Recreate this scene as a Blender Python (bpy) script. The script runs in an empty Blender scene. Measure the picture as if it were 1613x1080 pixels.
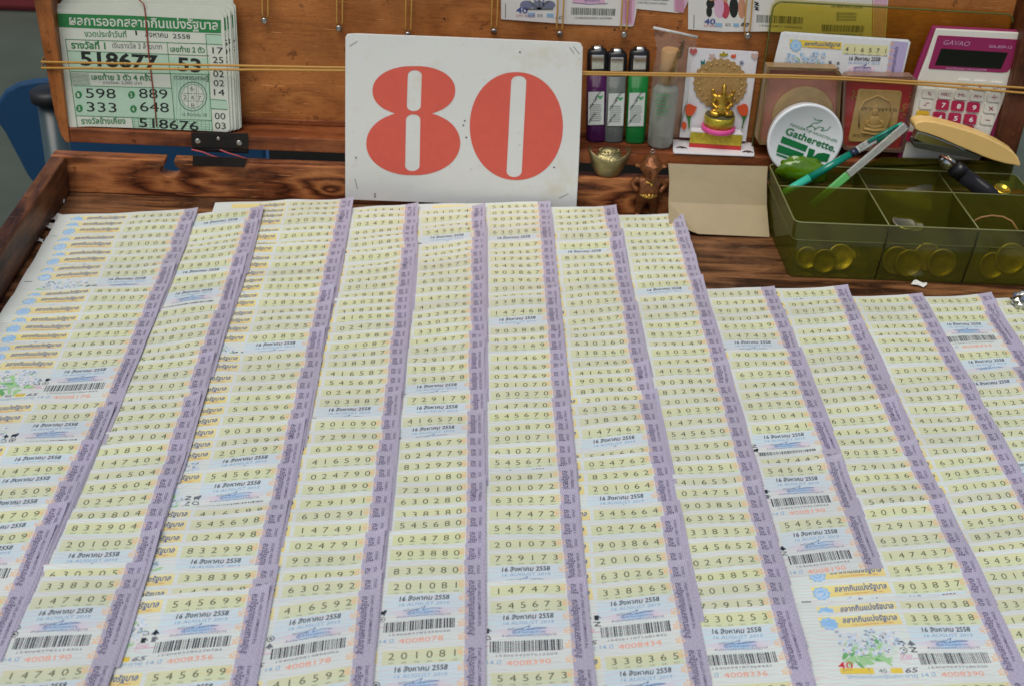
import bpy, math, random
import numpy as np
from mathutils import Vector, Matrix

SC = bpy.context.scene
COL = SC.collection
rnd = random.Random(7)

# ------------------------------------------------------------------ camera, sky, sun, exposure
PW, PH, FPX = 1613.0, 1080.0, 2077.0
TH, RO, PSI = math.radians(31.2), 0.061, 0.05
CAM = np.array([0.0, 0.0, 0.621])
FW = np.array([math.sin(PSI) * math.cos(TH), math.cos(PSI) * math.cos(TH), -math.sin(TH)])
RT0 = np.array([math.cos(PSI), -math.sin(PSI), 0.0])
UP0 = np.cross(RT0, FW)
RT = math.cos(RO) * RT0 + math.sin(RO) * UP0
UP = -math.sin(RO) * RT0 + math.cos(RO) * UP0
cd = bpy.data.cameras.new('camera')
cam = bpy.data.objects.new('camera', cd)
COL.objects.link(cam)
cam.matrix_world = Matrix(((RT[0], UP[0], -FW[0], CAM[0]), (RT[1], UP[1], -FW[1], CAM[1]),
                           (RT[2], UP[2], -FW[2], CAM[2]), (0, 0, 0, 1)))
cd.sensor_width = 23.6
cd.lens = FPX / PW * 23.6
cd.clip_start, cd.clip_end = 0.02, 200
cd.dof.use_dof = True
cd.dof.focus_distance = 1.17
cd.dof.aperture_fstop = 8.0
SC.camera = cam

world = bpy.data.worlds.new('World')
SC.world = world
world.use_nodes = True
wn = world.node_tree
bg = wn.nodes['Background']
sky = wn.nodes.new('ShaderNodeTexSky')
sky.sky_type = 'NISHITA'
sky.sun_disc = False
SUN_EL, SUN_AZ = math.radians(62), math.radians(205)      # azimuth of the sun measured from +Y, clockwise
sky.sun_elevation = SUN_EL
sky.sun_rotation = SUN_AZ
sky.dust_density = 3.0
wn.links.new(sky.outputs[0], bg.inputs[0])
bg.inputs[1].default_value = 0.085
sl = bpy.data.lights.new('sun', 'SUN')
sl.energy = 1.6
sl.angle = math.radians(42)
sl.color = (1.0, 0.96, 0.88)
so = bpy.data.objects.new('sun', sl)
COL.objects.link(so)
sd = Vector((math.sin(SUN_AZ) * math.cos(SUN_EL), math.cos(SUN_AZ) * math.cos(SUN_EL), math.sin(SUN_EL)))
so.rotation_euler = sd.to_track_quat('Z', 'Y').to_euler()
SC.view_settings.view_transform = 'Standard'
SC.view_settings.look = 'None'
SC.view_settings.exposure = 0.09
SC.view_settings.gamma = 1.0
SC.view_settings.use_curve_mapping = False
SC.cycles.max_bounces = 10
SC.cycles.transparent_max_bounces = 24

# ------------------------------------------------------------------ geometry from the photograph's perspective
def ray(x, y):
    return FW + RT * (x - PW / 2) / FPX - UP * (y - PH / 2) / FPX
def onz(x, y, z):
    d = ray(x, y)
    return CAM + d * (z - CAM[2]) / d[2]
def ony(x, y, Y):
    d = ray(x, y)
    return CAM + d * (Y - CAM[1]) / d[1]
class Plane:
    """a real plane in the place: point, in-plane right, in-plane up"""
    def __init__(s, o, n):
        s.o = np.array(o, float); s.n = np.array(n, float) / np.linalg.norm(n)
        if s.n[1] > 0: s.n = -s.n
    def at(s, x, y, off=0.0):
        d = ray(x, y)
        return CAM + d * ((s.o - CAM) @ s.n) / (d @ s.n) + s.n * off
def lean(px, py, z, deg, turn=0.0):
    """plane through the point seen at a pixel at height z, leaning back by deg, turned about the vertical"""
    a, t = math.radians(deg), math.radians(turn)
    n = np.array([math.sin(t) * math.cos(a), -math.cos(t) * math.cos(a), math.sin(a)])
    return Plane(onz(px, py, z), n)

# ------------------------------------------------------------------ materials
def s2l(c):
    c = c / 255.0
    return c / 12.92 if c <= 0.04045 else ((c + 0.055) / 1.055) ** 2.4
def S(r, g, b):
    return (s2l(r), s2l(g), s2l(b), 1.0)
class NT:
    def __init__(s, m):
        m.use_nodes = True
        s.t = m.node_tree; s.n = s.t.nodes; s.b = s.n['Principled BSDF']; s.out = s.n['Material Output']
    def new(s, kind, **kw):
        x = s.n.new('ShaderNode' + kind)
        for k, v in kw.items(): setattr(x, k, v)
        return x
    def link(s, a, b): s.t.links.new(a, b)
    def val(s, sock, v):
        if hasattr(v, 'is_linked') or hasattr(v, 'links'): s.link(v, sock)
        else: sock.default_value = v
    def math(s, op, a, b=0.0, c=0.0):
        x = s.new('Math', operation=op)
        for i, v in enumerate((a, b, c)):
            if i < len(x.inputs): s.val(x.inputs[i], v)
        return x.outputs[0]
    def mix(s, f, a, b):
        x = s.new('Mix', data_type='RGBA')
        s.val(x.inputs[0], f); s.val(x.inputs[6], a); s.val(x.inputs[7], b)
        return x.outputs[2]
    def noise(s, scale, detail=3, vec=None, rough=0.5):
        x = s.new('TexNoise'); x.inputs['Scale'].default_value = scale; x.inputs['Detail'].default_value = detail
        x.inputs['Roughness'].default_value = rough
        if vec is not None: s.link(vec, x.inputs['Vector'])
        return x.outputs[0]
    def coord(s, which='Object', scale=(1, 1, 1), rot=(0, 0, 0)):
        c = s.new('TexCoord'); m = s.new('Mapping')
        m.inputs['Scale'].default_value = scale; m.inputs['Rotation'].default_value = rot
        s.link(c.outputs[which], m.inputs[0]); return m.outputs[0]
    def ramp(s, f, stops):
        x = s.new('ValToRGB'); s.link(f, x.inputs[0]); e = x.color_ramp.elements
        e[0].position, e[0].color = stops[0]; e[1].position, e[1].color = stops[-1]
        for p, c in stops[1:-1]:
            k = e.new(p); k.color = c
        return x.outputs[0]
    def bump(s, h, strength, dist):
        x = s.new('Bump'); x.inputs['Strength'].default_value = strength; x.inputs['Distance'].default_value = dist
        s.link(h, x.inputs['Height']); s.link(x.outputs[0], s.b.inputs['Normal'])

def mat(name, col, rough=0.5, metal=0.0, var=0.12, vscale=60, spec=0.5, bump=0.0, bscale=200, coat=0.0):
    m = bpy.data.materials.new(name); t = NT(m)
    n = t.noise(vscale, 4, t.coord())
    dk = tuple(c * (1 - var) for c in col[:3]) + (1,)
    lt = tuple(min(1, c * (1 + var)) for c in col[:3]) + (1,)
    t.link(t.mix(n, dk, lt), t.b.inputs['Base Color'])
    t.b.inputs['Roughness'].default_value = rough
    t.b.inputs['Metallic'].default_value = metal
    t.b.inputs['Specular IOR Level'].default_value = spec
    t.b.inputs['Coat Weight'].default_value = coat
    if bump: t.bump(t.noise(bscale, 4, t.coord()), bump, 0.001)
    return m

def clear(name, tint, alpha, rough=0.15, gloss=0.25, haze=0.0, hz=(1, 1, 1, 1)):
    """thin tinted plastic: light passes straight through, tinted, under a glossy skin and a little milkiness"""
    m = bpy.data.materials.new(name); t = NT(m)
    tr = t.new('BsdfTransparent'); gl = t.new('BsdfGlossy'); df = t.new('BsdfDiffuse')
    n = t.noise(90, 4, t.coord())
    tr_c = t.mix(n, tuple(c * 0.85 for c in tint[:3]) + (1,), tint)
    t.link(tr_c, tr.inputs[0]); df.inputs[0].default_value = hz
    gl.inputs['Roughness'].default_value = rough
    lw = t.new('LayerWeight'); lw.inputs[0].default_value = 0.35
    f = t.math('MULTIPLY_ADD', lw.outputs['Fresnel'], gloss, 0.03)
    m1 = t.new('MixShader'); m1.inputs[0].default_value = haze
    t.link(tr.outputs[0], m1.inputs[1]); t.link(df.outputs[0], m1.inputs[2])
    m2 = t.new('MixShader'); t.link(f, m2.inputs[0])
    t.link(m1.outputs[0], m2.inputs[1]); t.link(gl.outputs[0], m2.inputs[2])
    t.link(m2.outputs[0], t.out.inputs[0])
    return m

def wood(name, dark, mid, light, axis='X', ring=1.0, rough=0.38, knots=(), gloss=0.3, speck=0.0, bandw=0.55):
    m = bpy.data.materials.new(name); t = NT(m)
    co = t.new('TexCoord').outputs['Object']
    st = {'X': (0.12, 1, 1), 'Y': (1, 0.12, 1), 'Z': (1, 1, 0.12)}[axis]
    mp = t.new('Mapping'); mp.inputs['Scale'].default_value = st; t.link(co, mp.inputs[0])
    v = mp.outputs[0]
    big = t.noise(22 * ring, 3, v, 0.5)                       # growth bands
    d = t.math('MULTIPLY', big, 7.0)
    for (kx, ky, kz, r) in knots:                             # rings bending round a knot
        dv = t.new('VectorMath', operation='SUBTRACT'); t.link(co, dv.inputs[0]); dv.inputs[1].default_value = (kx, ky, kz)
        sc_ = t.new('VectorMath', operation='MULTIPLY'); t.link(dv.outputs[0], sc_.inputs[0])
        sc_.inputs[1].default_value = {'X': (0.45, 1, 1), 'Y': (1, .45, 1), 'Z': (1, 1, .45)}[axis]
        ln = t.new('VectorMath', operation='LENGTH'); t.link(sc_.outputs[0], ln.inputs[0])
        g = t.math('DIVIDE', ln.outputs['Value'], -r); e = t.math('EXPONENT', g)
        d = t.math('ADD', d, t.math('MULTIPLY', e, 5.0))
    band = t.math('PINGPONG', d, 1.0)
    fine = t.noise(420, 5, v, 0.7)
    pores = t.noise(900, 2, v, 0.6)
    f = t.math('ADD', t.math('MULTIPLY', band, bandw), t.math('MULTIPLY', fine, 1 - bandw))
    c = t.ramp(f, [(0.12, dark), (0.45, mid), (0.85, light)])
    c = t.mix(t.math('MULTIPLY', t.math('GREATER_THAN', pores, 0.62), 0.45), c, dark)
    if speck:
        sp = t.noise(260, 2, co, 0.4); sp2 = t.noise(30, 2, co)
        c = t.mix(t.math('MULTIPLY', t.math('GREATER_THAN', t.math('ADD', sp, t.math('MULTIPLY', sp2, 0.25)), 0.845), speck), c, dark)
    w = t.noise(14, 4, co, 0.6)                               # grime
    c = t.mix(t.ramp(w, [(0.42, (0, 0, 0, 1)), (0.75, (0.5, 0.5, 0.5, 1))]), c, tuple(x * 0.55 for x in dark[:3]) + (1,))
    # faded, rubbed patches, fine scratches and dark stains
    fade = t.ramp(t.noise(9, 5, co, 0.7), [(0.50, (0, 0, 0, 1)), (0.72, (0.42, 0.42, 0.42, 1))])
    c = t.mix(fade, c, tuple(min(1, x * 1.25 + 0.03) for x in light[:3]) + (1,))
    sm = t.new('Mapping'); sm.inputs['Scale'].default_value = (0.05, 1, 1.0) if axis != 'Z' else (1, 1, .06); sm.inputs['Rotation'].default_value = (0.1, 0.25, 0.35); t.link(co, sm.inputs[0])
    scr_ = t.math('MULTIPLY', t.math('GREATER_THAN', t.noise(620, 1, sm.outputs[0], 0.4), 0.735), 0.5)
    c = t.mix(scr_, c, tuple(min(1, x * 1.5 + 0.04) for x in light[:3]) + (1,))
    stn = t.math('MULTIPLY', t.math('GREATER_THAN', t.noise(48, 5, co, 0.75), 0.645), 0.55)
    c = t.mix(stn, c, tuple(x * 0.5 for x in dark[:3]) + (1,))
    t.link(c, t.b.inputs['Base Color'])
    t.link(t.math('MULTIPLY_ADD', w, 0.35, rough - 0.05), t.b.inputs['Roughness'])
    t.b.inputs['Specular IOR Level'].default_value = gloss
    t.bump(fine, 0.35, 0.0008)
    return m

# ------------------------------------------------------------------ mesh builder
class MB:
    def __init__(s): s.v = []; s.f = []; s.m = []; s.sm = []
    def add(s, verts, faces, m=0, smooth=False):
        k = len(s.v); s.v += [tuple(map(float, p)) for p in verts]
        for f in faces: s.f.append(tuple(i + k for i in f)); s.m.append(m); s.sm.append(smooth)
        return s
    def quad(s, a, b, c, d, m=0): return s.add([a, b, c, d], [(0, 1, 2, 3)], m)
    def poly(s, pts, m=0): return s.add(pts, [tuple(range(len(pts)))], m)
    def prism(s, pts, ext, m=0, mside=None, smooth=False):
        """outline pts (3D) extruded by vector ext, closed"""
        n = len(pts); ext = np.array(ext, float)
        P = [np.array(p, float) for p in pts]
        s.add(P + [p + ext for p in P], [tuple(range(n - 1, -1, -1)), tuple(range(n, 2 * n))], m)
        k = len(s.v) - 2 * n
        for i in range(n):
            j = (i + 1) % n
            s.f.append((k + i, k + j, k + n + j, k + n + i)); s.m.append(m if mside is None else mside); s.sm.append(smooth)
        return s
    def box(s, lo, hi, m=0):
        x0, y0, z0 = lo; x1, y1, z1 = hi
        return s.prism([(x0, y0, z0), (x1, y0, z0), (x1, y1, z0), (x0, y1, z0)], (0, 0, z1 - z0), m)
    def tube(s, path, r, n=8, m=0, cap=True, flat=None):
        P = [np.array(p, float) for p in path]; R = r if hasattr(r, '__len__') else [r] * len(P)
        rings = []; prev = None
        for i, p in enumerate(P):
            t = P[min(i + 1, len(P) - 1)] - P[max(i - 1, 0)]; t /= np.linalg.norm(t) + 1e-12
            if prev is None:
                a = np.array([0, 0, 1.0]) if abs(t[2]) < .9 else np.array([1.0, 0, 0])
            else: a = prev
            u = a - t * (a @ t); u /= np.linalg.norm(u); w = np.cross(t, u); prev = u
            rings.append([p + R[i] * (math.cos(2 * math.pi * k / n) * u + (flat or 1) * math.sin(2 * math.pi * k / n) * w) for k in range(n)])
        vs = [q for rg in rings for q in rg]; fs = []
        for i in range(len(P) - 1):
            for k in range(n):
                fs.append((i * n + k, i * n + (k + 1) % n, (i + 1) * n + (k + 1) % n, (i + 1) * n + k))
        s.add(vs, fs, m, True)
        if cap:
            k = len(s.v) - len(vs)
            s.f.append(tuple(k + i for i in range(n - 1, -1, -1))); s.m.append(m); s.sm.append(False)
            k2 = k + (len(P) - 1) * n
            s.f.append(tuple(k2 + i for i in range(n))); s.m.append(m); s.sm.append(False)
        return s
    def lathe(s, prof, o, ax, n=32, m=0, sx=1.0, ref=(1, 0, 0), mats=None):
        """profile [(radius, height)] turned round axis ax at o"""
        o = np.array(o, float); ax = np.array(ax, float) / np.linalg.norm(ax)
        u = np.array(ref, float); u -= ax * (u @ ax); u /= np.linalg.norm(u); w = np.cross(ax, u)
        vs = []; fs = []
        for r, h in prof:
            for k in range(n):
                a = 2 * math.pi * k / n
                vs.append(o + ax * h + r * (math.cos(a) * u * sx + math.sin(a) * w))
        for i in range(len(prof) - 1):
            for k in range(n):
                fs.append((i * n + k, i * n + (k + 1) % n, (i + 1) * n + (k + 1) % n, (i + 1) * n + k))
        if mats is None: s.add(vs, fs, m, True)
        else:
            k0 = len(s.v); s.v += [tuple(map(float, p)) for p in vs]
            for i, f in enumerate(fs): s.f.append(tuple(x + k0 for x in f)); s.m.append(mats[i // n]); s.sm.append(True)
        k = len(s.v) - len(vs)
        if prof[0][0] > 1e-6: s.f.append(tuple(k + i for i in range(n - 1, -1, -1))); s.m.append(m if mats is None else mats[0]); s.sm.append(False)
        if prof[-1][0] > 1e-6: s.f.append(tuple(k + (len(prof) - 1) * n + i for i in range(n))); s.m.append(m if mats is None else mats[-1]); s.sm.append(False)
        return s
    def ball(s, c, r, m=0, nu=14, nv=8, ax=None):
        c = np.array(c, float); r = np.array(r if hasattr(r, '__len__') else (r, r, r), float)
        A = np.eye(3) if ax is None else np.array(ax, float)
        vs = []; fs = []
        for i in range(nv + 1):
            t = math.pi * i / nv
            for k in range(nu):
                a = 2 * math.pi * k / nu
                q = np.array([math.sin(t) * math.cos(a), math.sin(t) * math.sin(a), math.cos(t)]) * r
                vs.append(c + q[0] * A[0] + q[1] * A[1] + q[2] * A[2])
        for i in range(nv):
            for k in range(nu):
                fs.append((i * nu + k, (i + 1) * nu + k, (i + 1) * nu + (k + 1) % nu, i * nu + (k + 1) % nu))
        return s.add(vs, fs, m, True)
    def build(s, name, mats, parent=None, loc=None, bevel=0.0, seg=2, smooth=False, subsurf=0):
        root = np.array(loc if loc is not None else (WLOC[parent.name] if parent is not None else (0, 0, 0)), float)
        me = bpy.data.meshes.new(name)
        me.from_pydata([tuple(np.array(p) - root) for p in s.v], [], s.f)
        if not isinstance(mats, (list, tuple)): mats = [mats]
        for x in mats: me.materials.append(x)
        me.polygons.foreach_set('material_index', s.m)
        me.polygons.foreach_set('use_smooth', [True] * len(s.f) if smooth else s.sm)
        me.update()
        o = bpy.data.objects.new(name, me); COL.objects.link(o)
        if parent is not None: o.parent = parent
        else: o.location = root
        WLOC[o.name] = root
        if bevel:
            b = o.modifiers.new('bevel', 'BEVEL'); b.width = bevel; b.segments = seg; b.limit_method = 'ANGLE'; b.angle_limit = math.radians(35)
        if subsurf:
            b = o.modifiers.new('sub', 'SUBSURF'); b.levels = subsurf; b.render_levels = subsurf
        return o
WLOC = {}
def tag(o, label=None, cat=None, group=None, kind=None):
    if label: o['label'] = label
    if cat: o['category'] = cat
    if group: o['group'] = group
    if kind: o['kind'] = kind
    return o
def thing(name, loc, label, cat, group=None):
    o = bpy.data.objects.new(name, None); COL.objects.link(o)
    o.empty_display_size = 0.02
    o.location = tuple(loc); WLOC[o.name] = np.array(loc, float)
    return tag(o, label, cat, group)

# ------------------------------------------------------------------ lettering (built-in font, turned into mesh)
TXT = {}
def glyphs(body, bold=0.0, shear=0.0, res=3):
    key = (body, bold, shear, res)
    if key in TXT: return TXT[key]
    cu = bpy.data.curves.new('lettering', 'FONT'); cu.body = body; cu.size = 1.0; cu.offset = bold; cu.shear = shear
    cu.resolution_u = res; cu.fill_mode = 'FRONT'
    ob = bpy.data.objects.new('lettering', cu); COL.objects.link(ob)
    dg = bpy.context.evaluated_depsgraph_get(); dg.update()
    me = bpy.data.meshes.new_from_object(ob.evaluated_get(dg))
    v = np.array([(p.co.x, p.co.y) for p in me.vertices]) if len(me.vertices) else np.zeros((0, 2))
    f = [tuple(p.vertices) for p in me.polygons]
    bpy.data.objects.remove(ob); bpy.data.curves.remove(cu); bpy.data.meshes.remove(me)
    TXT[key] = (v, f); return TXT[key]
CAPH = 0.73
def fit(body, w, h, bold=0.0, shear=0.0, res=3, thai=False):
    """glyph outlines scaled so the line is w wide and capitals h high, origin at the baseline's left"""
    v, f = glyphs(body, bold, shear, res)
    if not len(v): return v, f
    x0, x1 = v[:, 0].min(), v[:, 0].max()
    q = v.copy(); q[:, 0] = (q[:, 0] - x0) * (w / (x1 - x0))
    hh = (0.55 if thai else CAPH)
    q[:, 1] *= h / hh
    return q, f
def write(mb, pl, body, p0, p1, h, m, off=0.0003, bold=0.0, shear=0.0, thai=False, res=3):
    """letters on a plane: baseline from pixel p0 to p1, capitals h pixels high"""
    A, B = pl.at(*p0, off), pl.at(*p1, off)
    ex = B - A; w = np.linalg.norm(ex); ex /= w
    ey = np.cross(pl.n, ex)
    hm = np.linalg.norm(pl.at(p0[0], p0[1] - h, off) - A)
    v, f = fit(body, w, hm, bold, shear, res, thai)
    if len(v): mb.add([A + ex * x + ey * y for x, y in v], f, m)
def stroke(mb, pl, pts, w, m, off=0.0003):
    """a drawn line of width w pixels through pixel points"""
    for a, b in zip(pts[:-1], pts[1:]):
        a, b = np.array(a, float), np.array(b, float); d = b - a; L = np.linalg.norm(d)
        if L < 1e-6: continue
        n = np.array([-d[1], d[0]]) / L * w / 2
        mb.poly([pl.at(*(a - n), off), pl.at(*(b - n), off), pl.at(*(b + n), off), pl.at(*(a + n), off)], m)
def patch(mb, pl, pts, m, off=0.0002): mb.poly([pl.at(x, y, off) for x, y in pts], m)
def ell(cx, cy, rx, ry, n=28, a0=0.0, a1=2 * math.pi):
    return [(cx + rx * math.cos(a0 + (a1 - a0) * k / n), cy + ry * math.sin(a0 + (a1 - a0) * k / n)) for k in range(n)]
# ------------------------------------------------------------------ setting
floor_plain = mat('ground_concrete', (0.062, 0.078, 0.058, 1), 0.85, var=0.5, vscale=3.5)
mb = MB(); mb.box((-12, -4, -0.80), (12, 16, -0.75))
tag(mb.build('ground', floor_plain, loc=(0, 2, -0.75)), 'grey green concrete ground seen past the left side of the wooden case', 'ground', kind='structure')
maroon = mat('maroon_paint', (0.16, 0.018, 0.022, 1), 0.6, var=0.25, vscale=8)
a, b = onz(-140, 14, -0.75), onz(90, 16, -0.75)
mb = MB(); mb.prism([(a[0], a[1], -.75), (b[0] + 1.2, b[1], -.75), (b[0] + 1.2, b[1] + .25, -.75), (a[0], a[1] + .25, -.75)], (0, 0, .22))
tag(mb.build('kerb', maroon, loc=(a[0], a[1], -.75), bevel=.02), 'dark maroon painted kerb far behind at the upper left corner', 'kerb')

# blue plastic chair behind the case
blue = mat('blue_plastic', (0.006, 0.050, 0.125, 1), 0.5, var=0.2, vscale=9)
CY = 1.95
def cp(x, y): return ony(x, y, CY)
ch = thing('plastic_chair', (-.45, CY + .25, -.75), 'blue plastic chair standing on the ground behind the wooden case', 'chair')
out = [(-8, 190), (-4, 160), (8, 143), (28, 132), (52, 127), (78, 125), (160, 124), (300, 130), (372, 140), (400, 165), (418, 232), (418, 300), (400, 345), (90, 345), (62, 303), (42, 276), (22, 238), (6, 208)]
mb = MB(); mb.prism([cp(x, y) for x, y in out], (0, .012, 0)); mb.build('backrest', blue, ch, bevel=.005)
lo, hi = cp(80, 345), cp(400, 345)
mb = MB(); mb.box((lo[0], CY + .012, lo[2] - .02), (hi[0], CY + .42, lo[2])); mb.build('seat', blue, ch, bevel=.01)
for sx in (lo[0] + .03, hi[0] - .03):
    for sy in (CY + .03, CY + .39):
        mb = MB(); mb.tube([(sx, sy, lo[2] - .022), (sx, sy, -.749)], .018); mb.build('leg', blue, ch)
# grey post with a black cap beside it
pm_, pk_ = mat('grey_pipe', (0.045, 0.07, 0.075, 1), 0.3, var=.3, vscale=20), mat('black_cap', (.012, .012, .014, 1), .5)
p_ = ony(80, 160, 1.72)
po = thing('post', (p_[0], 1.72, -.75), 'grey pipe post with black cap between the blue chair and the wooden case', 'post')
mb = MB(); mb.lathe([(.020, 0), (.018, p_[2] + .75)], (p_[0], 1.72, -.75), (0, 0, 1), 20); mb.build('pipe', pm_, po)
mb = MB(); mb.lathe([(.019, 0), (.026, .001), (.026, .014), (.020, .018), (0, .019)], (p_[0], 1.72, p_[2] + .0005), (0, 0, 1), 20); mb.build('cap', pk_, po)

# dark stand-in slab added behind so the gap under the lid looks dark
gap_dark = mat('gap_filler_dark', (.022, .022, .021, 1), .7, var=.4, vscale=12)
a, b = ony(424, 250, 1.62), ony(1585, 250, 1.62)
mb = MB(); mb.box((a[0], 1.62, -.7498), (b[0], 1.64, .02)); tag(mb.build('gap_filler', gap_dark, loc=(0, 1.63, -.75)), 'dark stand-in slab added behind the wooden case to darken the gap under its lid', 'gap_filler')
# ------------------------------------------------------------------ the wooden case: base tray, hinged lid standing open
CR = np.array([0.085, 0.9, -0.012])
YR, ZT, YL, YP = 1.303, 0.042, 1.312, 1.350
def kn(x, y, Y, r):
    p = ony(x, y, Y) - CR; return (p[0], p[1], p[2], r)
W_rail = wood('varnished_pine', S(56, 26, 14), S(130, 72, 40), S(184, 118, 68), 'X', 2.3, .3, knots=[kn(265, 288, YR, .030), kn(520, 300, YR, .012), kn(1010, 318, YR, .02)], bandw=.74)
W_side = wood('varnished_side', S(34, 18, 11), S(78, 44, 25), S(126, 78, 44), 'Y', 2.2, .42)
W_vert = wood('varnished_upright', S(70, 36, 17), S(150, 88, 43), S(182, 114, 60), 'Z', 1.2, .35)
W_lid = wood('lid_rail_wood', S(60, 28, 16), S(120, 64, 34), S(158, 92, 50), 'X', 1.4, .33)
W_panel = wood('lid_panel_wood', S(104, 56, 25), S(174, 108, 54), S(200, 134, 72), 'X', .6, .42, knots=[kn(470, 160, YP, .024), kn(760, 30, YP, .03)], speck=.75, bandw=.26)
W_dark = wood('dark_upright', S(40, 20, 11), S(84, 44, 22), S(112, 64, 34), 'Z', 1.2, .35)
W_floor = wood('case_floor_wood', S(28, 16, 9), S(84, 50, 28), S(148, 102, 64), 'X', 2.0, .4, bandw=.6)
XL1, XL0, XR1, XR0 = -.4185, -.4345, .600, .616
tb = wood('table_wood', S(60, 40, 24), S(110, 76, 46), S(150, 110, 70), 'X')
case = thing('wooden_case', CR, 'open varnished wooden display case with hinged lid holding the lottery tickets', 'display case')
mb = MB(); mb.box((XL0, .42, -.012), (XR0, YR + .016, 0)); mb.build('base_panel', W_floor, case, bevel=.001)
# rear rail with a keyhole notch in its upper edge
n0 = ony(252, 253, YR); n1 = ony(282, 254, YR); nc = ony(268, 270, YR)
pr = [(XL0, .0005), (XR0, .0005), (XR0, ZT), (nc[0] + .0045, ZT)]
pr += [(nc[0] + .0105 * math.cos(t), nc[2] + .0065 * math.sin(t)) for t in np.linspace(1.0, -math.pi - 1.0, 18)]
pr += [(nc[0] - .0045, ZT), (XL0, ZT)]
mb = MB(); mb.prism([(x, YR, z) for x, z in pr], (0, .016, 0)); mb.build('rear_rail', W_rail, case, bevel=.0012)
mb = MB(); mb.box((XL0, .42, .0005), (XL1, YR - .0006, ZT)); mb.build('side_rail', W_side, case, bevel=.0018)
mb = MB(); mb.box((XR1, .42, .0005), (XR0, YR - .0006, ZT)); mb.build('side_rail', W_side, case, bevel=.0018)
mb = MB(); mb.box((XL1 + .0006, .42, .0005), (XR1 - .0006, .436, ZT)); mb.build('front_rail', W_rail, case, bevel=.0018)
# lid
mb = MB(); mb.box((XL1 - .004, YP, .0545), (.585, YP + .006, .36)); lid = mb.build('lid_panel', W_panel, case)
mb = MB(); mb.box((-.4145, YL, .054), (.571, YP - .0005, .0700)); mb.build('lid_rail', W_lid, lid, bevel=.0012)
mb = MB(); mb.prism([(-.4330, YL, .205), (-.4275, YL, .085), (-.4240, YL, .062), (-.4195, YL, .0535), (-.4150, YL, .0535), (-.4165, YL, .36), (-.4380, YL, .36)], (0, YP - YL + .006, 0))
mb.build('lid_rail', W_vert, lid, bevel=.0012)
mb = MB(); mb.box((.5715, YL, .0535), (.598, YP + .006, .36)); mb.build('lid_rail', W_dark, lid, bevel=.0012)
mb = MB(); mb.box((-.4160, YL, .344), (.571, YP - .0005, .36)); mb.build('lid_rail', W_lid, lid, bevel=.0012)
# groove strip along the foot of the panel
mb = MB(); mb.box((-.4144, YP - .004, .0704), (.5708, YP - .0004, .0765)); mb.build('panel_bead', W_lid, lid, bevel=.001)
# hinge
iron = mat('blackened_iron', (.022, .019, .018, 1), .42, .55, var=.4, vscale=120)
steel = mat('screw_steel', (.42, .41, .38, 1), .28, 1.0, var=.2, vscale=300)
cord = mat('pink_cord', (.42, .075, .085, 1), .6)
q = lambda cx, cy: (280 + cx / 10.8, 190 + cy / 10.8)
HP = Plane((0, YL - .0012, 0), (0, -1, 0)); HB = Plane((0, YR - .0014, 0), (0, -1, 0))
def hpts(L, pl=HP): return [pl.at(*q(*c)) for c in L]
mb = MB(); mb.prism(hpts([(225, 205), (1195, 225), (1195, 480), (240, 468)]), (0, .0011, 0)); hg = mb.build('hinge', iron, case, bevel=.0003)
mb = MB(); mb.prism(hpts([(255, 610), (1180, 660), (1130, 800), (250, 765)], HB), (0, .0013, 0)); mb.build('leaf', iron, hg)
c0, c1 = HP.at(*q(240, 500)), HP.at(*q(1190, 540))
mb = MB(); mb.tube([c0 + np.array([0, .004, 0]), c1 + np.array([0, .004, 0])], .0032, 10); mb.build('knuckle', iron, hg)
for cx, cy, r in ((340, 358, .0034), (1043, 388, .0034), (690, 310, .0022)):
    p = HP.at(*q(cx, cy))
    mb = MB(); mb.lathe([(r, 0), (r * .9, .0007), (r * .45, .0011), (0.0003, .0006)], p, (0, -1, 0), 16); mb.build('screw', steel, hg)
for L in ([(240, 485), (430, 530), (600, 600), (690, 620)], [(720, 490), (860, 545), (1010, 590), (1190, 650)]):
    mb = MB(); mb.tube([HP.at(*q(*c), .0016) for c in L], .0009, 8); mb.build('cord', cord, hg)
# screws along the lid panel that the elastic bands hang on
PP = Plane((0, YP, 0), (0, -1, 0))
SCREWS = [(418, 29), (535, 41), (643, 51), (778, 46), (881, 50), (982, 51), (1176, 53)]
for x, y in SCREWS:
    p = PP.at(x, y)
    mb = MB(); mb.lathe([(.0012, -.001), (.0012, .0075), (.0034, .0078), (.0035, .0092), (.0022, .0105), (.0004, .0098)], p, (0, -1, 0), 14); mb.build('screw', steel, lid)
hole = mat('nail_hole', (.012, .008, .006, 1), .9)
for x, y in ((860, 44), (968, 47), (1068, 45), (555, 118), (700, 30)):
    mb = MB(); mb.lathe([(.0011, 0), (.0009, .0003), (0, .0003)], PP.at(x, y, .0001), (0, -1, 0), 10); mb.build('nail_hole', hole, lid)
# folding table below, wholly under the case
tbl = thing('table', (.09, .85, -.75), 'plain wooden table standing under the wooden display case', 'table')
mb = MB(); mb.box((-.40, .46, -.034), (.58, 1.27, -.0125)); mb.build('table_top', tb, tbl, bevel=.002)
for x in (-.37, .55):
    for y in (.50, 1.23):
        mb = MB(); mb.box((x - .018, y - .018, -.7495), (x + .018, y + .018, -.0345)); mb.build('leg', tb, tbl)
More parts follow.
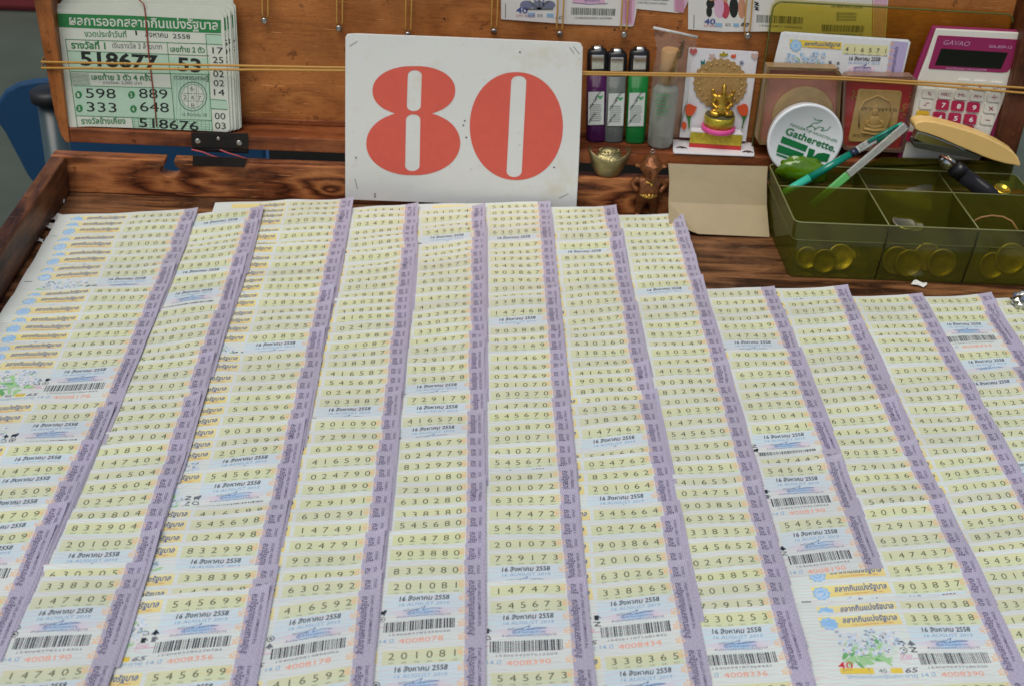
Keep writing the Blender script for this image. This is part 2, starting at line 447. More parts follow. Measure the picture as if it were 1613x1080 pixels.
# the red price card
SG = lean(543, 308, .013, 2.0)
SG = Plane((0, 1.2985, .010), (0, -math.cos(math.radians(2.5)), math.sin(math.radians(2.5))))
card = mat('white_card', S(222, 224, 219), .5, var=.05, vscale=14, bump=.15, bscale=90)
ct = NT.__new__(NT); ct.t = card.node_tree; ct.n = ct.t.nodes; ct.b = ct.n['Principled BSDF']
src = ct.b.inputs['Base Color'].links[0].from_socket
cz = ct.ramp(ct.noise(16, 6, ct.coord(), .7), [(.54, (0, 0, 0, 1)), (.78, (.6, .6, .6, 1))])
c1 = ct.mix(cz, src, S(204, 190, 150)); cs = ct.math('MULTIPLY', ct.math('GREATER_THAN', ct.noise(230, 3, ct.coord(), .6), .70), .35)
ct.link(ct.mix(cs, c1, S(140, 138, 130)), ct.b.inputs['Base Color'])
redp = mat('red_print', S(218, 94, 78), .55, var=.07, vscale=120)
g2 = lambda cx, cy: (500 + cx / 3.176, cy / 3.176)
sgn = thing('price_sign', SG.at(725, 318), 'white card sign with large red 80 leaning against the open lid', 'price sign')
ol = [(146, 178), (150, 173), (190, 170), (700, 189), (1300, 214), (1318, 220), (1328, 240), (1320, 520), (1306, 860), (1296, 1040), (700, 1020), (141, 1000), (139, 985), (139, 600), (140, 190)]
mb = MB(); mb.prism([SG.at(*g2(*c)) for c in ol], -SG.n * .0022); mb.build('card', [card], sgn, bevel=.0004)
def lobe(cx, cy, rx, ry, y, e=2.0):
    t = abs(y - cy) / ry
    return rx * (1 - t ** e) ** (1 / e) if t < 1 else 0.0
ys = [332 + (877 - 332) * (0.5 - 0.5 * math.cos(math.pi * i / 60)) for i in range(61)] + [566, 568, 570]
ys = sorted(ys)
right = []; left = []
for y in ys:
    c = 484 - (y - 332) * .012
    up_ = lobe(484, 455, 207, 124, y, 2.15); lw_ = lobe(478, 718, 235, 160, y, 2.1)
    w = max(up_, lw_, 1.0)
    right.append((c + w, y)); left.append((c - w, y))
def slot(x0, y0, x1, y1, w, r):
    """rounded slit from top centre to bottom centre"""
    top = [(x0 + w * .5 * math.cos(t), y0 + r - r * math.sin(t)) for t in np.linspace(0, math.pi, 10)]
    bot = [(x1 + w * .5 * math.cos(t), y1 - r - r * math.sin(t)) for t in np.linspace(math.pi, 2 * math.pi, 10)]
    return top + bot
def holed(mb, outer, holes, m, off):
    """flat figure with openings, filled by the curve tesselator"""
    cu = bpy.data.curves.new('figure', 'CURVE'); cu.dimensions = '2D'; cu.fill_mode = 'BOTH'
    for L in [outer] + holes:
        s_ = cu.splines.new('POLY'); s_.points.add(len(L) - 1)
        for p, (x, y) in zip(s_.points, L): p.co = (x / 100, -y / 100, 0, 1)
        s_.use_cyclic_u = True
    ob = bpy.data.objects.new('figure', cu); COL.objects.link(ob)
    dg = bpy.context.evaluated_depsgraph_get(); dg.update()
    me = bpy.data.meshes.new_from_object(ob.evaluated_get(dg))
    mb.add([SG.at(*g2(v.co.x * 100, -v.co.y * 100), off) for v in me.vertices], [tuple(p.vertices) for p in me.polygons], m)
    bpy.data.objects.remove(ob); bpy.data.curves.remove(cu); bpy.data.meshes.remove(me)
mb = MB()
holed(mb, right + left[::-1], [slot(487, 352, 482, 557, 70, 26), slot(479, 573, 475, 857, 72, 26)], 0, .0003)
holed(mb, [(995 + 233 * math.copysign(abs(math.cos(t)) ** .96, math.cos(t)) - (632 - 632) * 0, 632 + 270 * math.copysign(abs(math.sin(t)) ** .96, math.sin(t))) for t in np.linspace(0, 2 * math.pi, 73)[:-1]],
      [slot(1007, 380, 984, 887, 76, 28)], 0, .0003)
mb.build('numerals', [redp], sgn)
staple = mat('staple_wire', (.16, .16, .16, 1), .35, .8)
smudge = mat('card_stain', S(196, 190, 168), .7)
mb = MB()
for L in ([(188, 895), (200, 945)], [(1210, 992), (1256, 970)], [(1262, 238), (1285, 270)], [(1280, 232), (1312, 272)], [(160, 232), (200, 208)]): stroke(mb, SG, [g2(*c) for c in L], .7, 0, .0004)
for c in ((737, 605), (745, 688), (193, 790), (288, 972), (288, 984), (1184, 838), (1013, 262), (730, 628)): patch(mb, SG, [g2(*k) for k in ell(c[0], c[1], 5, 4, 8)], 0, .0004)
mb.build('staple', [staple], sgn)
# ------------------------------------------------------------------ lottery tickets
TW, TS, TL = 145.0, 65.0, 130.0            # mm: sheet width, one ticket, sheet of two tickets
def ticket_paper():
    m = bpy.data.materials.new('ticket_paper'); t = NT(m)
    uv = t.new('UVMap').outputs[0]
    sp = t.new('SeparateXYZ'); t.link(uv, sp.inputs[0])
    xs = t.math('MULTIPLY', sp.outputs[0], TW)
    x = t.math('SUBTRACT', xs, 2.6)                # print sits 2.6 mm right of the sheet's own grid
    yy = t.math('MULTIPLY', sp.outputs[1], TL)
    y = t.math('MODULO', yy, TS)
    def gt(a, e): return t.math('GREATER_THAN', a, e)
    def inside(a, lo, hi): return t.math('MULTIPLY', gt(a, lo), t.math('LESS_THAN', a, hi))
    def rect(x0, x1, y0, y1): return t.math('MULTIPLY', inside(x, x0, x1), inside(y, y0, y1))
    cx = t.new('CombineXYZ'); t.link(t.math('MULTIPLY', x, 0.02), cx.inputs[0]); t.link(t.math('MULTIPLY', yy, 0.05), cx.inputs[1])
    wob = t.noise(1.3, 2, cx.outputs[0])
    w1 = t.math('SINE', t.math('ADD', t.math('MULTIPLY', yy, 1.75), t.math('MULTIPLY', wob, 26)))
    w2 = t.math('SINE', t.math('ADD', t.math('MULTIPLY', yy, 2.5), t.math('ADD', t.math('MULTIPLY', wob, -30), t.math('SINE', t.math('MULTIPLY', x, 0.11)))))
    l1 = t.math('MULTIPLY', gt(w1, 0.72), 0.42)
    l2 = t.math('MULTIPLY', gt(w2, 0.78), 0.34)
    c = t.mix(t.noise(2.2, 3, cx.outputs[0]), (0.66, 0.75, 0.71, 1), (0.78, 0.83, 0.77, 1))
    blue = t.math('MULTIPLY', rect(74, 127, 17.5, 36), 0.55)
    c = t.mix(blue, c, (0.56, 0.74, 0.86, 1))
    c = t.mix(l1, c, (0.80, 0.52, 0.55, 1))
    c = t.mix(l2, c, (0.42, 0.62, 0.50, 1))
    # yellow-green number band with its own waves, golden title band
    band = rect(75.5, 127.5, 4.6, 17.0)
    g = t.math('MULTIPLY', t.math('SUBTRACT', y, 4.6), 1 / 12.4)
    bc = t.mix(g, (0.70, 0.70, 0.40, 1), (0.62, 0.71, 0.43, 1))
    bc = t.mix(t.math('MULTIPLY', gt(w1, 0.62), 0.22), bc, (0.80, 0.58, 0.26, 1))
    bc = t.mix(t.math('MULTIPLY', gt(w2, 0.72), 0.20), bc, (0.86, 0.90, 0.80, 1))
    c = t.mix(t.math('MULTIPLY', band, 0.92), c, bc)
    c = t.mix(t.math('MULTIPLY', rect(16, 72.5, 4.2, 15.2), 0.95), c, t.mix(g, (0.86, 0.76, 0.34, 1), (0.80, 0.65, 0.24, 1)))
    fx = t.math('DIVIDE', t.math('SUBTRACT', x, 45), 20); fy = t.math('DIVIDE', t.math('SUBTRACT', y, 34), 12)
    fl = t.math('EXPONENT', t.math('MULTIPLY', t.math('ADD', t.math('POWER', t.math('ABSOLUTE', fx), 3), t.math('POWER', t.math('ABSOLUTE', fy), 3)), -1.5))
    fv = t.new('CombineXYZ'); t.link(x, fv.inputs[0]); t.link(yy, fv.inputs[1])
    c = t.mix(t.math('MULTIPLY', fl, t.math('MULTIPLY', t.noise(.22, 3, fv.outputs[0]), 1.1)), c, t.mix(t.math('MULTIPLY', t.math('SUBTRACT', y, 24), .06), (0.52, 0.66, 0.74, 1), (0.34, 0.56, 0.34, 1)))
    # pink and blue rosette behind the signature
    dx = t.math('DIVIDE', t.math('SUBTRACT', x, 100), 20); dy = t.math('DIVIDE', t.math('SUBTRACT', y, 35), 4.2)
    r2 = t.math('ADD', t.math('POWER', t.math('ABSOLUTE', dx), 3), t.math('POWER', t.math('ABSOLUTE', dy), 2.5))
    ros = t.math('EXPONENT', t.math('MULTIPLY', r2, -1.6))
    cen = t.math('EXPONENT', t.math('MULTIPLY', t.math('POWER', t.math('ABSOLUTE', dx), 4), -7.0))
    c = t.mix(t.math('MULTIPLY', ros, 0.75), c, t.mix(cen, (0.88, 0.48, 0.56, 1), (0.34, 0.54, 0.78, 1)))
    # woven lilac strip along the right edge
    ex = t.math('ADD', 131.0, t.math('MULTIPLY', t.math('SUBTRACT', wob, 0.5), 1.2))
    strip = gt(xs, ex)
    wv = t.new('CombineXYZ'); t.link(x, wv.inputs[0]); t.link(yy, wv.inputs[1])
    ws = t.math('SINE', t.math('ADD', t.math('MULTIPLY', x, 4.2), t.math('MULTIPLY', t.math('SINE', t.math('MULTIPLY', yy, 1.6)), 1.6)))
    wz = t.noise(0.8, 2, wv.outputs[0])
    sc_ = t.mix(t.math('MULTIPLY_ADD', ws, 0.22, t.math('MULTIPLY', wz, 0.9)), (0.28, 0.25, 0.36, 1), (0.68, 0.64, 0.73, 1))
    c = t.mix(strip, c, sc_)
    oi = t.new('ObjectInfo').outputs['Random']
    hs = t.new('HueSaturation'); t.link(c, hs.inputs['Color']); t.link(t.math('MULTIPLY_ADD', oi, 0.11, 0.93), hs.inputs['Value'])
    t.link(t.math('MULTIPLY_ADD', oi, 0.26, 0.84), hs.inputs['Saturation'])
    c = hs.outputs[0]
    t.link(c, t.b.inputs['Base Color'])
    t.b.inputs['Roughness'].default_value = 0.42
    t.b.inputs['Specular IOR Level'].default_value = 0.4
    return m
def ink(name, col, rough=0.6): return mat(name, col, rough, var=0.10, vscale=300, spec=0.25)
INK = {}
INKN = ['paper', 'edge', 'digit', 'black', 'cyan', 'navy', 'rust', 'serial', 'violet', 'logo', 'orange', 'leaf', 'petal', 'red', 'yellow', 'grey', 'pale_leaf', 'rose', 'slate']
IX = {n: i for i, n in enumerate(INKN)}
TM = [ticket_paper(), ink('paper_edge', (0.74, 0.76, 0.75, 1)), ink('number_ink', (0.065, 0.085, 0.045, 1)), ink('black_ink', (0.03, 0.035, 0.05, 1)),
      ink('cyan_ink', (0.18, 0.38, 0.62, 1)), ink('navy_ink', (0.035, 0.11, 0.33, 1)), ink('rust_ink', (0.62, 0.20, 0.10, 1)),
      ink('serial_ink', (0.86, 0.34, 0.22, 1)), ink('violet_ink', (0.06, 0.045, 0.12, 1)), ink('logo_ink', (0.30, 0.55, 0.82, 1)),
      ink('orange_ink', (0.86, 0.52, 0.27, 1)), ink('leaf_ink', (0.16, 0.42, 0.16, 1)), ink('petal_ink', (0.56, 0.68, 0.80, 1)),
      ink('red_ink', (0.62, 0.04, 0.06, 1)), ink('yellow_ink', (0.80, 0.60, 0.08, 1)), ink('grey_ink', (0.16, 0.17, 0.20, 1)),
      ink('pale_leaf_ink', (0.36, 0.62, 0.30, 1)), ink('rose_ink', (0.72, 0.20, 0.42, 1)), ink('slate_ink', (0.30, 0.40, 0.46, 1))]

def natural(c):
    f = lambda q: (lambda v: v[:, 0].max() - v[:, 0].min())(glyphs(q, -0.006, 0.0, 3)[0])
    return f(c) / f('0')
class Print:
    """flat printed shapes in ticket millimetres (u right, v down)"""
    def __init__(s): s.V = []; s.F = []; s.M = []; s.n = 0; s.skip = None; s.du = 0.0; s.L = []; s.layer = 0
    def add(s, uv, faces, m):
        s.L.append(np.full(len(uv), float(s.layer))); s.V.append(np.asarray(uv, float) + np.array([s.du, 0.0])); s.F.append([tuple(i + s.n for i in f) for f in faces]); s.M.append([m] * len(faces)); s.n += len(uv)
    def text(s, body, u, v, w, h, m, bold=0.0, shear=0.0, thai=False, res=2, rot=0.0, center=True):
        if s.skip and not rot and (u + w / 2 < s.skip[0] or v - h > s.skip[1]): return
        q, f = fit(body, w, h, bold, shear, res, thai)
        if not len(q): return
        q = q.copy()
        if center: q[:, 0] -= w / 2; q[:, 1] -= h / 2
        c, sn = math.cos(rot), math.sin(rot)
        U = u + q[:, 0] * c - q[:, 1] * sn; Vv = v - (q[:, 0] * sn + q[:, 1] * c)
        s.add(np.stack([U, Vv], 1), f, IX[m])
    def rect(s, u0, u1, v0, v1, m): s.add([(u0, v0), (u1, v0), (u1, v1), (u0, v1)], [(0, 1, 2, 3)], IX[m])
    def poly(s, pts, m): s.add(pts, [tuple(range(len(pts)))], IX[m])
    def line(s, pts, w, m):
        for a, b in zip(pts[:-1], pts[1:]):
            a, b = np.array(a, float), np.array(b, float); d = b - a; L = np.linalg.norm(d) + 1e-9
            n = np.array([-d[1], d[0]]) / L * w / 2
            s.poly([a - n, b - n, b + n, a + n], m)
    def get(s):
        V = np.concatenate(s.V) if s.V else np.zeros((0, 2))
        return V, [f for g in s.F for f in g], [m for g in s.M for m in g], (np.concatenate(s.L) if s.L else np.zeros(0))
WORD = {'0': 'ZER', '1': 'ONE', '2': 'TWO', '3': 'THR', '4': 'FOR', '5': 'FIV', '6': 'SIX', '7': 'SEV', '8': 'EGT', '9': 'NIN'}
def star(cx, cy, r0, r1, n, ph=0.0):
    return [(cx + (r0 if k % 2 else r1) * math.cos(ph + math.pi * k / n), cy + (r0 if k % 2 else r1) * math.sin(ph + math.pi * k / n)) for k in range(2 * n)]
def leafshape(x, y, a, L, w):
    c, s_ = math.cos(a), math.sin(a)
    return [(x + c * t * L - s_ * b * w, y + s_ * t * L + c * b * w) for t, b in ((0, 0), (.3, .5), (.65, .38), (1, 0), (.6, -.42), (.25, -.45))]
def flower_art(P, v0, r):
    for k in range(34):
        P.layer = 51 + k
        a = r.uniform(0, 6.28); x, y = 44 + r.uniform(-17, 14), v0 + 36 + r.uniform(-6, 14)
        P.poly(leafshape(x, y, a, r.uniform(7, 13), r.uniform(2.5, 4.5)), r.choice(['leaf', 'pale_leaf', 'pale_leaf']))
    for k in range(58):
        x, y = 45 + r.uniform(-19, 20), v0 + 29 + r.uniform(-10, 12); P.layer = 88 + k * 1.6
        for j in range(5):
            P.poly(leafshape(x, y, j * 1.257 + r.uniform(-.3, .3), r.uniform(2.2, 3.6), 2.2), r.choice(['petal', 'petal', 'paper_w', 'paper_w', 'paper_w', 'slate']))
        P.layer += 1
        if k % 2 == 0: P.poly(star(x, y, .5, 1.0, 4), r.choice(['orange', 'grey', 'violet']))
def icon(P, x, y, kind, m):
    if kind == 0: P.poly(ell(x, y, 2.6, 1.8, 10), m); P.poly(ell(x + 2.0, y - 1.6, 1.2, 1.1, 8), m); P.rect(x - 2, x - 1.2, y + 1, y + 3, m); P.rect(x + 1, x + 1.8, y + 1, y + 3, m)
    elif kind == 1: P.line([(x - 2.4, y - 2), (x + 2.2, y - 1.6), (x - 1.8, y + 1.6), (x + 2.4, y + 2)], 0.8, m)
    elif kind == 2: P.poly([(x - 2.8, y + 2), (x, y - 2.4), (x + 2.8, y + 2)], m); P.rect(x - .8, x + .8, y + 2, y + 3, m)
    elif kind == 3: P.line(ell(x, y, 2.3, 2.3, 14) + [(x + 2.3, y)], 0.6, m); P.poly(ell(x, y, 1.0, 1.0, 8), m)
    elif kind == 4: P.rect(x - 1.5, x + 1.5, y - 2, y + 2.6, m); P.line([(x + 1.5, y - 1), (x + 2.8, y + 1)], 0.7, m)
    else: P.line([(x - 2.5, y), (x - 1, y - 2), (x + 1.6, y - 1), (x + 2.4, y + 1.6), (x - .6, y + 1.8), (x - 2.5, y)], 0.7, m)
IX['paper_w'] = IX['edge']; IX['logo2'] = IX['logo']
def ticket_print(num, seed, vmax=130, umin=0):
    r = random.Random(seed); P = Print()
    serial = r.choice(['4008356', '4008278', '4008190', '4008178', '4008434', '4008336', '4008078', '4008390'])
    bars = '15406' + ''.join(r.choice('0123456789') for _ in range(11))
    seq = []
    x = 75.0
    while x < 122.5:
        w = r.choice([.42, .42, .7, 1.1]); seq.append((x, min(x + w, 123))); x += w + r.choice([.42, .55, .8, 1.0])
    for h in (0, 1):
        o = TS * h
        if o > vmax: break
        P.skip = (umin - 3, vmax); P.du = 2.6
        P.layer = 0; P.poly(star(22.5, o + 11.2, 5.4, 6.9, 9), 'logo'); P.layer = 12
        P.poly(ell(22.5, o + 11.2, 4.6, 4.6, 16), 'petal'); P.layer = 24; P.poly(ell(22.5, o + 11.2, 3.5, 3.5, 12), 'logo'); P.layer = 36
        P.line([(20.6, o + 10.2), (22.5, o + 12.6), (24.4, o + 10.2)], 0.8, 'petal')
        P.layer = 0; P.text('สลากกินแบ่งรัฐบาล', 51.5, o + 8.6, 38, 4.1, 'navy', 0.022, 0.12, True)
        P.text('THE GOVERNMENT LOTTERY', 52.5, o + 13.2, 29, 1.7, 'rust', 0.0)
        for k, c in enumerate(num):
            P.text(c, 81.4 + 8.2 * k, o + 9.6, 3.9 * natural(c), 6.2, 'digit', -0.006, 0.0, res=3)
            P.text(WORD[c], 81.4 + 8.2 * k, o + 15.6, 3.6, 1.3, 'grey')
        P.text('16 สิงหาคม 2558', 101, o + 21.6, 34, 3.4, 'black', 0.018, 0.12, True)
        P.text('16 AUGUST 2015', 101, o + 26.6, 34, 2.9, 'cyan', 0.0, 0.15)
        P.text('พลตำรวจตรี', 92, o + 32.2, 10, 1.6, 'grey', 0.0, 0, True)
        P.layer = 3; P.line([(90, o + 34), (97, o + 32), (102, o + 29.2), (100, o + 33.2), (106, o + 31.6), (113, o + 32.2), (96, o + 33.4)], 0.42, 'navy')
        P.text('ผู้อำนวยการ', 101, o + 35.4, 22, 1.4, 'navy', 0, 0, True)
        P.text('สำนักงานสลากกินแบ่งรัฐบาล', 101, o + 38.2, 36, 1.4, 'navy', 0, 0, True)
        P.layer = 0
        for a, b in seq: P.rect(a, b, o + 42.6, o + 52.2, 'black')
        P.text(bars, 99, o + 55, 40, 2.0, 'grey')
        P.text(serial, 100, o + 61.2, 29, 4.6, 'serial', 0.0)
        P.text('อายุ 14 ปี', 72, o + 61, 20, 2.6, 'cyan', 0, 0, True)
        P.text('ไม่จำหน่ายสลากกินแบ่งแก่ผู้มีอายุต่ำกว่า', 42, o + 61, 38, 2.2, 'cyan', 0, 0, True)
        if umin < 68 and vmax > o + 16: flower_art(P, o, random.Random(seed * 3 + h))
        P.layer = 4
        for k in range(4): icon(P, 71.5 + 6.6 * (k % 2) - 5, o + 33 + 6.2 * (k // 2), r.randrange(6), 'black' if (k + seed) % 3 else 'grey')
        P.text('ไทย', 67, o + 44.6, 8, 2.6, 'rose', 0, 0.2, True); P.line([(62, o + 47), (75, o + 46.4)], .4, 'rose')
        P.layer = 196; P.text('40', 24, o + 51, 10, 6.6, 'red', 0.004, 0.1)
        P.layer = 190; P.rect(19.5, 42, o + 53.6, o + 58.4, 'yellow'); P.layer = 196; P.text('บาท งวดที่', 30.5, o + 56, 18, 2.4, 'grey', 0, 0, True)
        P.text('40', 48, o + 56, 5.4, 3.4, 'grey')
        P.layer = 0; P.rect(53.5, 61.5, o + 53.8, o + 58.2, 'yellow'); P.layer = 3; P.text('ชุดที่', 57.5, o + 56, 6, 2.2, 'grey', 0, 0, True)
        P.text('65', 67.5, o + 56, 9, 4.2, 'grey', 0.02, 0.25)
        P.layer = 2; P.du = 0.0
        for k in range(5): P.text('40', 129.4, o + 9.0 + 13 * k, 6.4, 7.4, 'orange', -0.004, 0.0, rot=0.5)
        P.text('สำนักงานสลากกินแบ่งรัฐบาล', 135.8, o + 33, 54, 3.5, 'violet', 0.012, 0, True, rot=math.pi / 2)
        P.text('THE GOVERNMENT LOTTERY OFFICE', 141.0, o + 29, 46, 2.0, 'violet', 0.008, rot=math.pi / 2)
    if seed % 3 == 0: P.rect(9, 16, 18, 18.9, 'black')
    if seed % 4 == 1: P.rect(10, 10.8, 24, 33, 'black')
    return P.get()

STRIP = {1: [(316, 327), (216, 579), (95, 829), (7, 1025), (-20, 1085)], 2: [(419, 324), (341, 560), (269, 800), (170, 1055)],
         3: [(560, 312), (510, 550), (452, 819), (402, 1079)], 4: [(662, 324), (641, 569), (615, 810), (585, 1079)],
         5: [(766, 320), (766, 570), (768, 800), (766, 1079)], 6: [(870, 320), (892, 550), (918, 835), (940, 1079)],
         7: [(972, 324), (1015, 537), (1067, 782), (1115, 1067)], 8: [(1077, 337), (1142, 550), (1203, 768), (1280, 1078)],
         9: [(1222, 453), (1287, 613), (1348, 780), (1386, 887)], 10: [(1335, 448), (1424, 656), (1537, 881), (1617, 1055)],
         11: [(1452, 459), (1507, 558), (1580, 690), (1640, 800), (1780, 1070)], 12: [(1562, 463), (1613, 564), (1700, 735)],
         13: [(1676, 470), (1716, 545)]}
A, B_, D_ = 300, 550, 810
ROWS = {
 1: [(310, 4, '416505 110 024705 153 903805 198 832905 243 201006 288 729106 335 147406 383 338306 428 545606 470 832906 582 201007 634 729107 688 630207 740 338307 797 147407 858 416507 918 545607 968 024707 1033'),
     (560, 4, '201009 365 338309 577 147409 708 416509 845 024709 985'), (810, 4, '903809 130')],
 2: [(310, 4, '630200 98 147400 183 416500 226 545600 265 024700 305 630201 352 338301 402 416501 473 545601 527 832901 685 201002 742 630202 797 338302 852 416502 913 545602 970 024702 1028'),
     (560, 4, '903802 97 729103 168 416503 238 545603 295 024703 362 832903 433 729104 500 338304 568 147404 640 416504 727 545604 803 024704 888 903804 985'),
     (810, 4, '832904 70 201005 168 630205 355 338305 432 147405 525')],
 3: [(A, 4, '024792 80 832992 110 201093 150 630293 185 903893 233 201094 273 630294 320 338394 358 147494 408 024794 453 903894 500 832994 550 201095 598 729195 650 338395 697 416595 750 545695 798 024795 852 903895 912 201096 1032'),
     (B_, 4, '729196 95 630296 158 147496 225 416596 290 545696 350 024796 415 903896 490 832996 552 201097 610 545697 765 416598 1005 545698 1068'),
     (D_, 4, '024798 115 832998 205 338399 375 147499 455 545699 525')],
 4: [(A, 4, '416581 122 545681 158 024781 197 903881 238 832984 280 201085 318 729185 357 630285 395 147485 440 545685 472 024785 525 201086 577 729186 635 630286 685 338386 735 416586 785 024786 838 832986 900 201087 957 729187 1020 338387 1075'),
     (B_, 4, '416587 137 545687 193 024787 252 903887 318 201090 460 729190 540 630290 610 416590 690 024790 775 903890 855 729191 950 630291 1025'),
     (D_, 4, '147491 78 024791 167 903891 263 201092 362 630292 438 416592 525')],
 5: [(A, 4, '201074 130 338374 165 147474 213 545674 243 201075 325 630275 358 416575 395 545675 440 729176 495 630276 548 338376 597 147476 650 416576 705 832976 757 630277 808 338377 860 147477 920 545677 975 729178 1040'),
     (B_, 4, '338378 97 903878 162 729179 298 416578 425 545679 580 024779 650 832979 720 201080 792 729180 868 630280 938 338380 1012'),
     (D_, 4, '545680 42 024780 130 903880 235 832980 340 201081 432')],
 6: [(A, 4, '545665 105 024765 138 903865 173 201066 212 630266 250 729167 335 338367 378 147467 425 545667 465 903867 513 832967 560 201068 608 729168 658 338368 697 147468 757 903868 867 832968 925 729169 975 147469 1045'),
     (B_, 4, '416569 103 024769 160 201070 215 630270 270 147470 343 545670 408 903870 483 201071 552 630271 627 545671 695 903871 793 201072 862 630272 942 147472 1028'),
     (D_, 4, '545672 75 201073 175 729173 265 147473 462 545673 560')],
 7: [(A, 4, '147453 132 545653 165 903853 203 201054 240 338354 278 147454 333 832954 410 201056 460 630256 500 147456 550 545656 590 201057 640 630257 687 416557 740 545657 793 024757 848 201060 895 630260 950 338360 1003 147460 1065'),
     (B_, 4, '416560 125 903860 183 832960 240 201062 297 630262 350 338362 418 147462 490 545662 627 024762 690 832962 767 201064 843 545664 1003'),
     (D_, 4, '024764 65 903864 165 201065 260 630265 348 338365 447')],
 8: [(A, 4, '729145 183 630245 218 147445 267 545645 312 832945 360 201046 405 630246 443 147446 483 903846 530 201047 580 630247 677 338347 720 416547 770 903847 835 832947 893 729149 953 630249 1003 147449 1065'),
     (B_, 4, '416549 125 903849 190 832949 245 201050 312 630250 372 147450 448 545650 510 832950 588 201051 662 630251 735 416551 815 024751 886 903851 968'),
     (750, 3.273, '630252 203 338352 275 545652 345 024752 418 903852 495 201053 570 729153 645 630253 712')],
 9: [(430, 3.273, '416538 105 024738 146 903838 185 201039 230 630239 268 147439 318 903839 413 201040 460 630240 508 147440 567 545640 612 832940 670 201041 728 630241 778 147442 947 545642 995')],
 10: [(430, 3.273, '545632 103 024732 146 201033 180 630233 228 147433 282 545633 323 832933 377 201034 428 630234 478 147434 528 024734 582 903834 635 201035 685 630235 740 416535 797 545635 848 903835 908 729136 975 630236 1030'),
      (750, 3.273, '416536 48 545636 108 201037 165 729137 235 630237 305 147437 385 545637 460 903837 545 201038 648 338338 720')],
 11: [(430, 3.273, '903825 138 201026 180 630226 222 147426 268 416526 310 545626 348 024726 390 832926 435 201027 488 729127 540 630227 588 338327 637 147427 690 416527 743 545627 792 024727 842 201029 900 630229 945 903829 998'),
      (750, 3.273, '201030 22 630230 83 416530 145 545630 203 832930 272 630231 345 545631 405 201031 480 729131 555 338331 625 147431 705 416531 785 024731 865 903831 945')],
 12: [(430, 3.273, '416520 143 024720 184 832920 225 201022 513 201023 598 729123 650 630223 703 338323 755 147423 812 416523 868 545623 925')],
 13: [(430, 3.273, '201013 148 630213 182 416513 230 545613 270 024713 315 903813 365 201014 415')]}
# measured rotation of the number lines (pixel slope) at pixel heights
SLOPE = {1: [(337, -.005), (430, -.01), (570, -.03), (840, -.03)], 2: [(334, -.06), (430, -.10), (545, -.10), (650, -.06), (850, -.02), (941, -.02)],
         3: [(320, -.005), (450, -.02), (600, -.03), (720, -.06), (860, -.04), (941, -.05)], 4: [(330, -.01), (400, -.06), (425, -.12), (450, -.06), (560, -.03), (880, -.03), (921, -.06), (943, -.12)],
         5: [(332, -.02), (361, -.03), (390, -.11), (420, -.08), (480, -.07), (600, -.04), (918, -.02)], 6: [(326, .02), (380, -.015), (560, -.015), (950, -.02)],
         7: [(333, .02), (380, -.01), (450, -.045), (600, -.04), (660, -.075), (760, -.05), (922, -.05)], 8: [(346, .01), (450, -.02), (560, -.036), (760, -.03), (967, -.04)],
         9: [(463, .0), (570, -.02), (650, -.03), (734, -.07)], 10: [(463, .0), (490, -.06), (600, -.05), (760, -.055), (890, -.04), (970, -.02)],
         11: [(470, .0), (600, -.02), (700, -.04), (735, -.1), (780, -.085), (1000, -.06)], 12: [(473, -.01), (560, -.04), (700, -.05)], 13: [(470, -.03), (560, -.04)]}
def lerp(tab, y, inv=False):
    if y <= tab[0][0]: return tab[0][1]
    for (a, b), (c, d) in zip(tab[:-1], tab[1:]):
        if y <= c: return b + (d - b) * (y - a) / (c - a)
    return tab[-1][1]
def strip_x(k, y):
    t = [(b, a) for a, b in STRIP[k]]
    if y <= t[0][0]: (a, b), (c, d) = t[0], t[1]; return b + (d - b) * (y - a) / (c - a)
    if y >= t[-1][0]: (a, b), (c, d) = t[-2], t[-1]; return b + (d - b) * (y - a) / (c - a)
    return lerp(t, y)
TX, TY, ZB = 4.2, 1.9, 1.6                         # mm: how much the pile lifts a sheet towards its right and far edges
def ripple(X, Y):                                  # mm, X and Y in metres
    return (0.42 * np.sin(X * 78 + Y * 31 + .6) + 0.42 * np.sin(Y * 88 - X * 22 + 1.9) + 0.30 * np.sin(X * 47 - Y * 63 + 4.0)
            + 0.10 * np.sin(X * 141 + Y * 110))
def rise(Y):                                       # mm, the pile mounts towards the rear rail
    t = np.clip((np.asarray(Y, float) - 1.13) / .17, 0, 1)
    return 8.0 * t * t * (3 - 2 * t)
COLX = {}
sheets = []
for k in sorted(ROWS):
    rows = []
    for oy, sc_, txt in ROWS[k]:
        w = txt.split()
        rows += [(w[i], oy + float(w[i + 1]) / sc_) for i in range(0, len(w), 2)]
    pts = [onz(strip_x(k, y), y, 0.0075) for y in (rows[0][1], rows[len(rows) // 2][1], rows[-1][1])]
    COLX[k] = float(np.mean([p[0] for p in pts]))
    for i, (num, y) in enumerate(rows): sheets.append(dict(k=k, i=i, num=num, y=y, n=len(rows)))
rg = random.Random(21)
byk = {}
for s_ in sheets: byk.setdefault(s_['k'], []).append(s_)
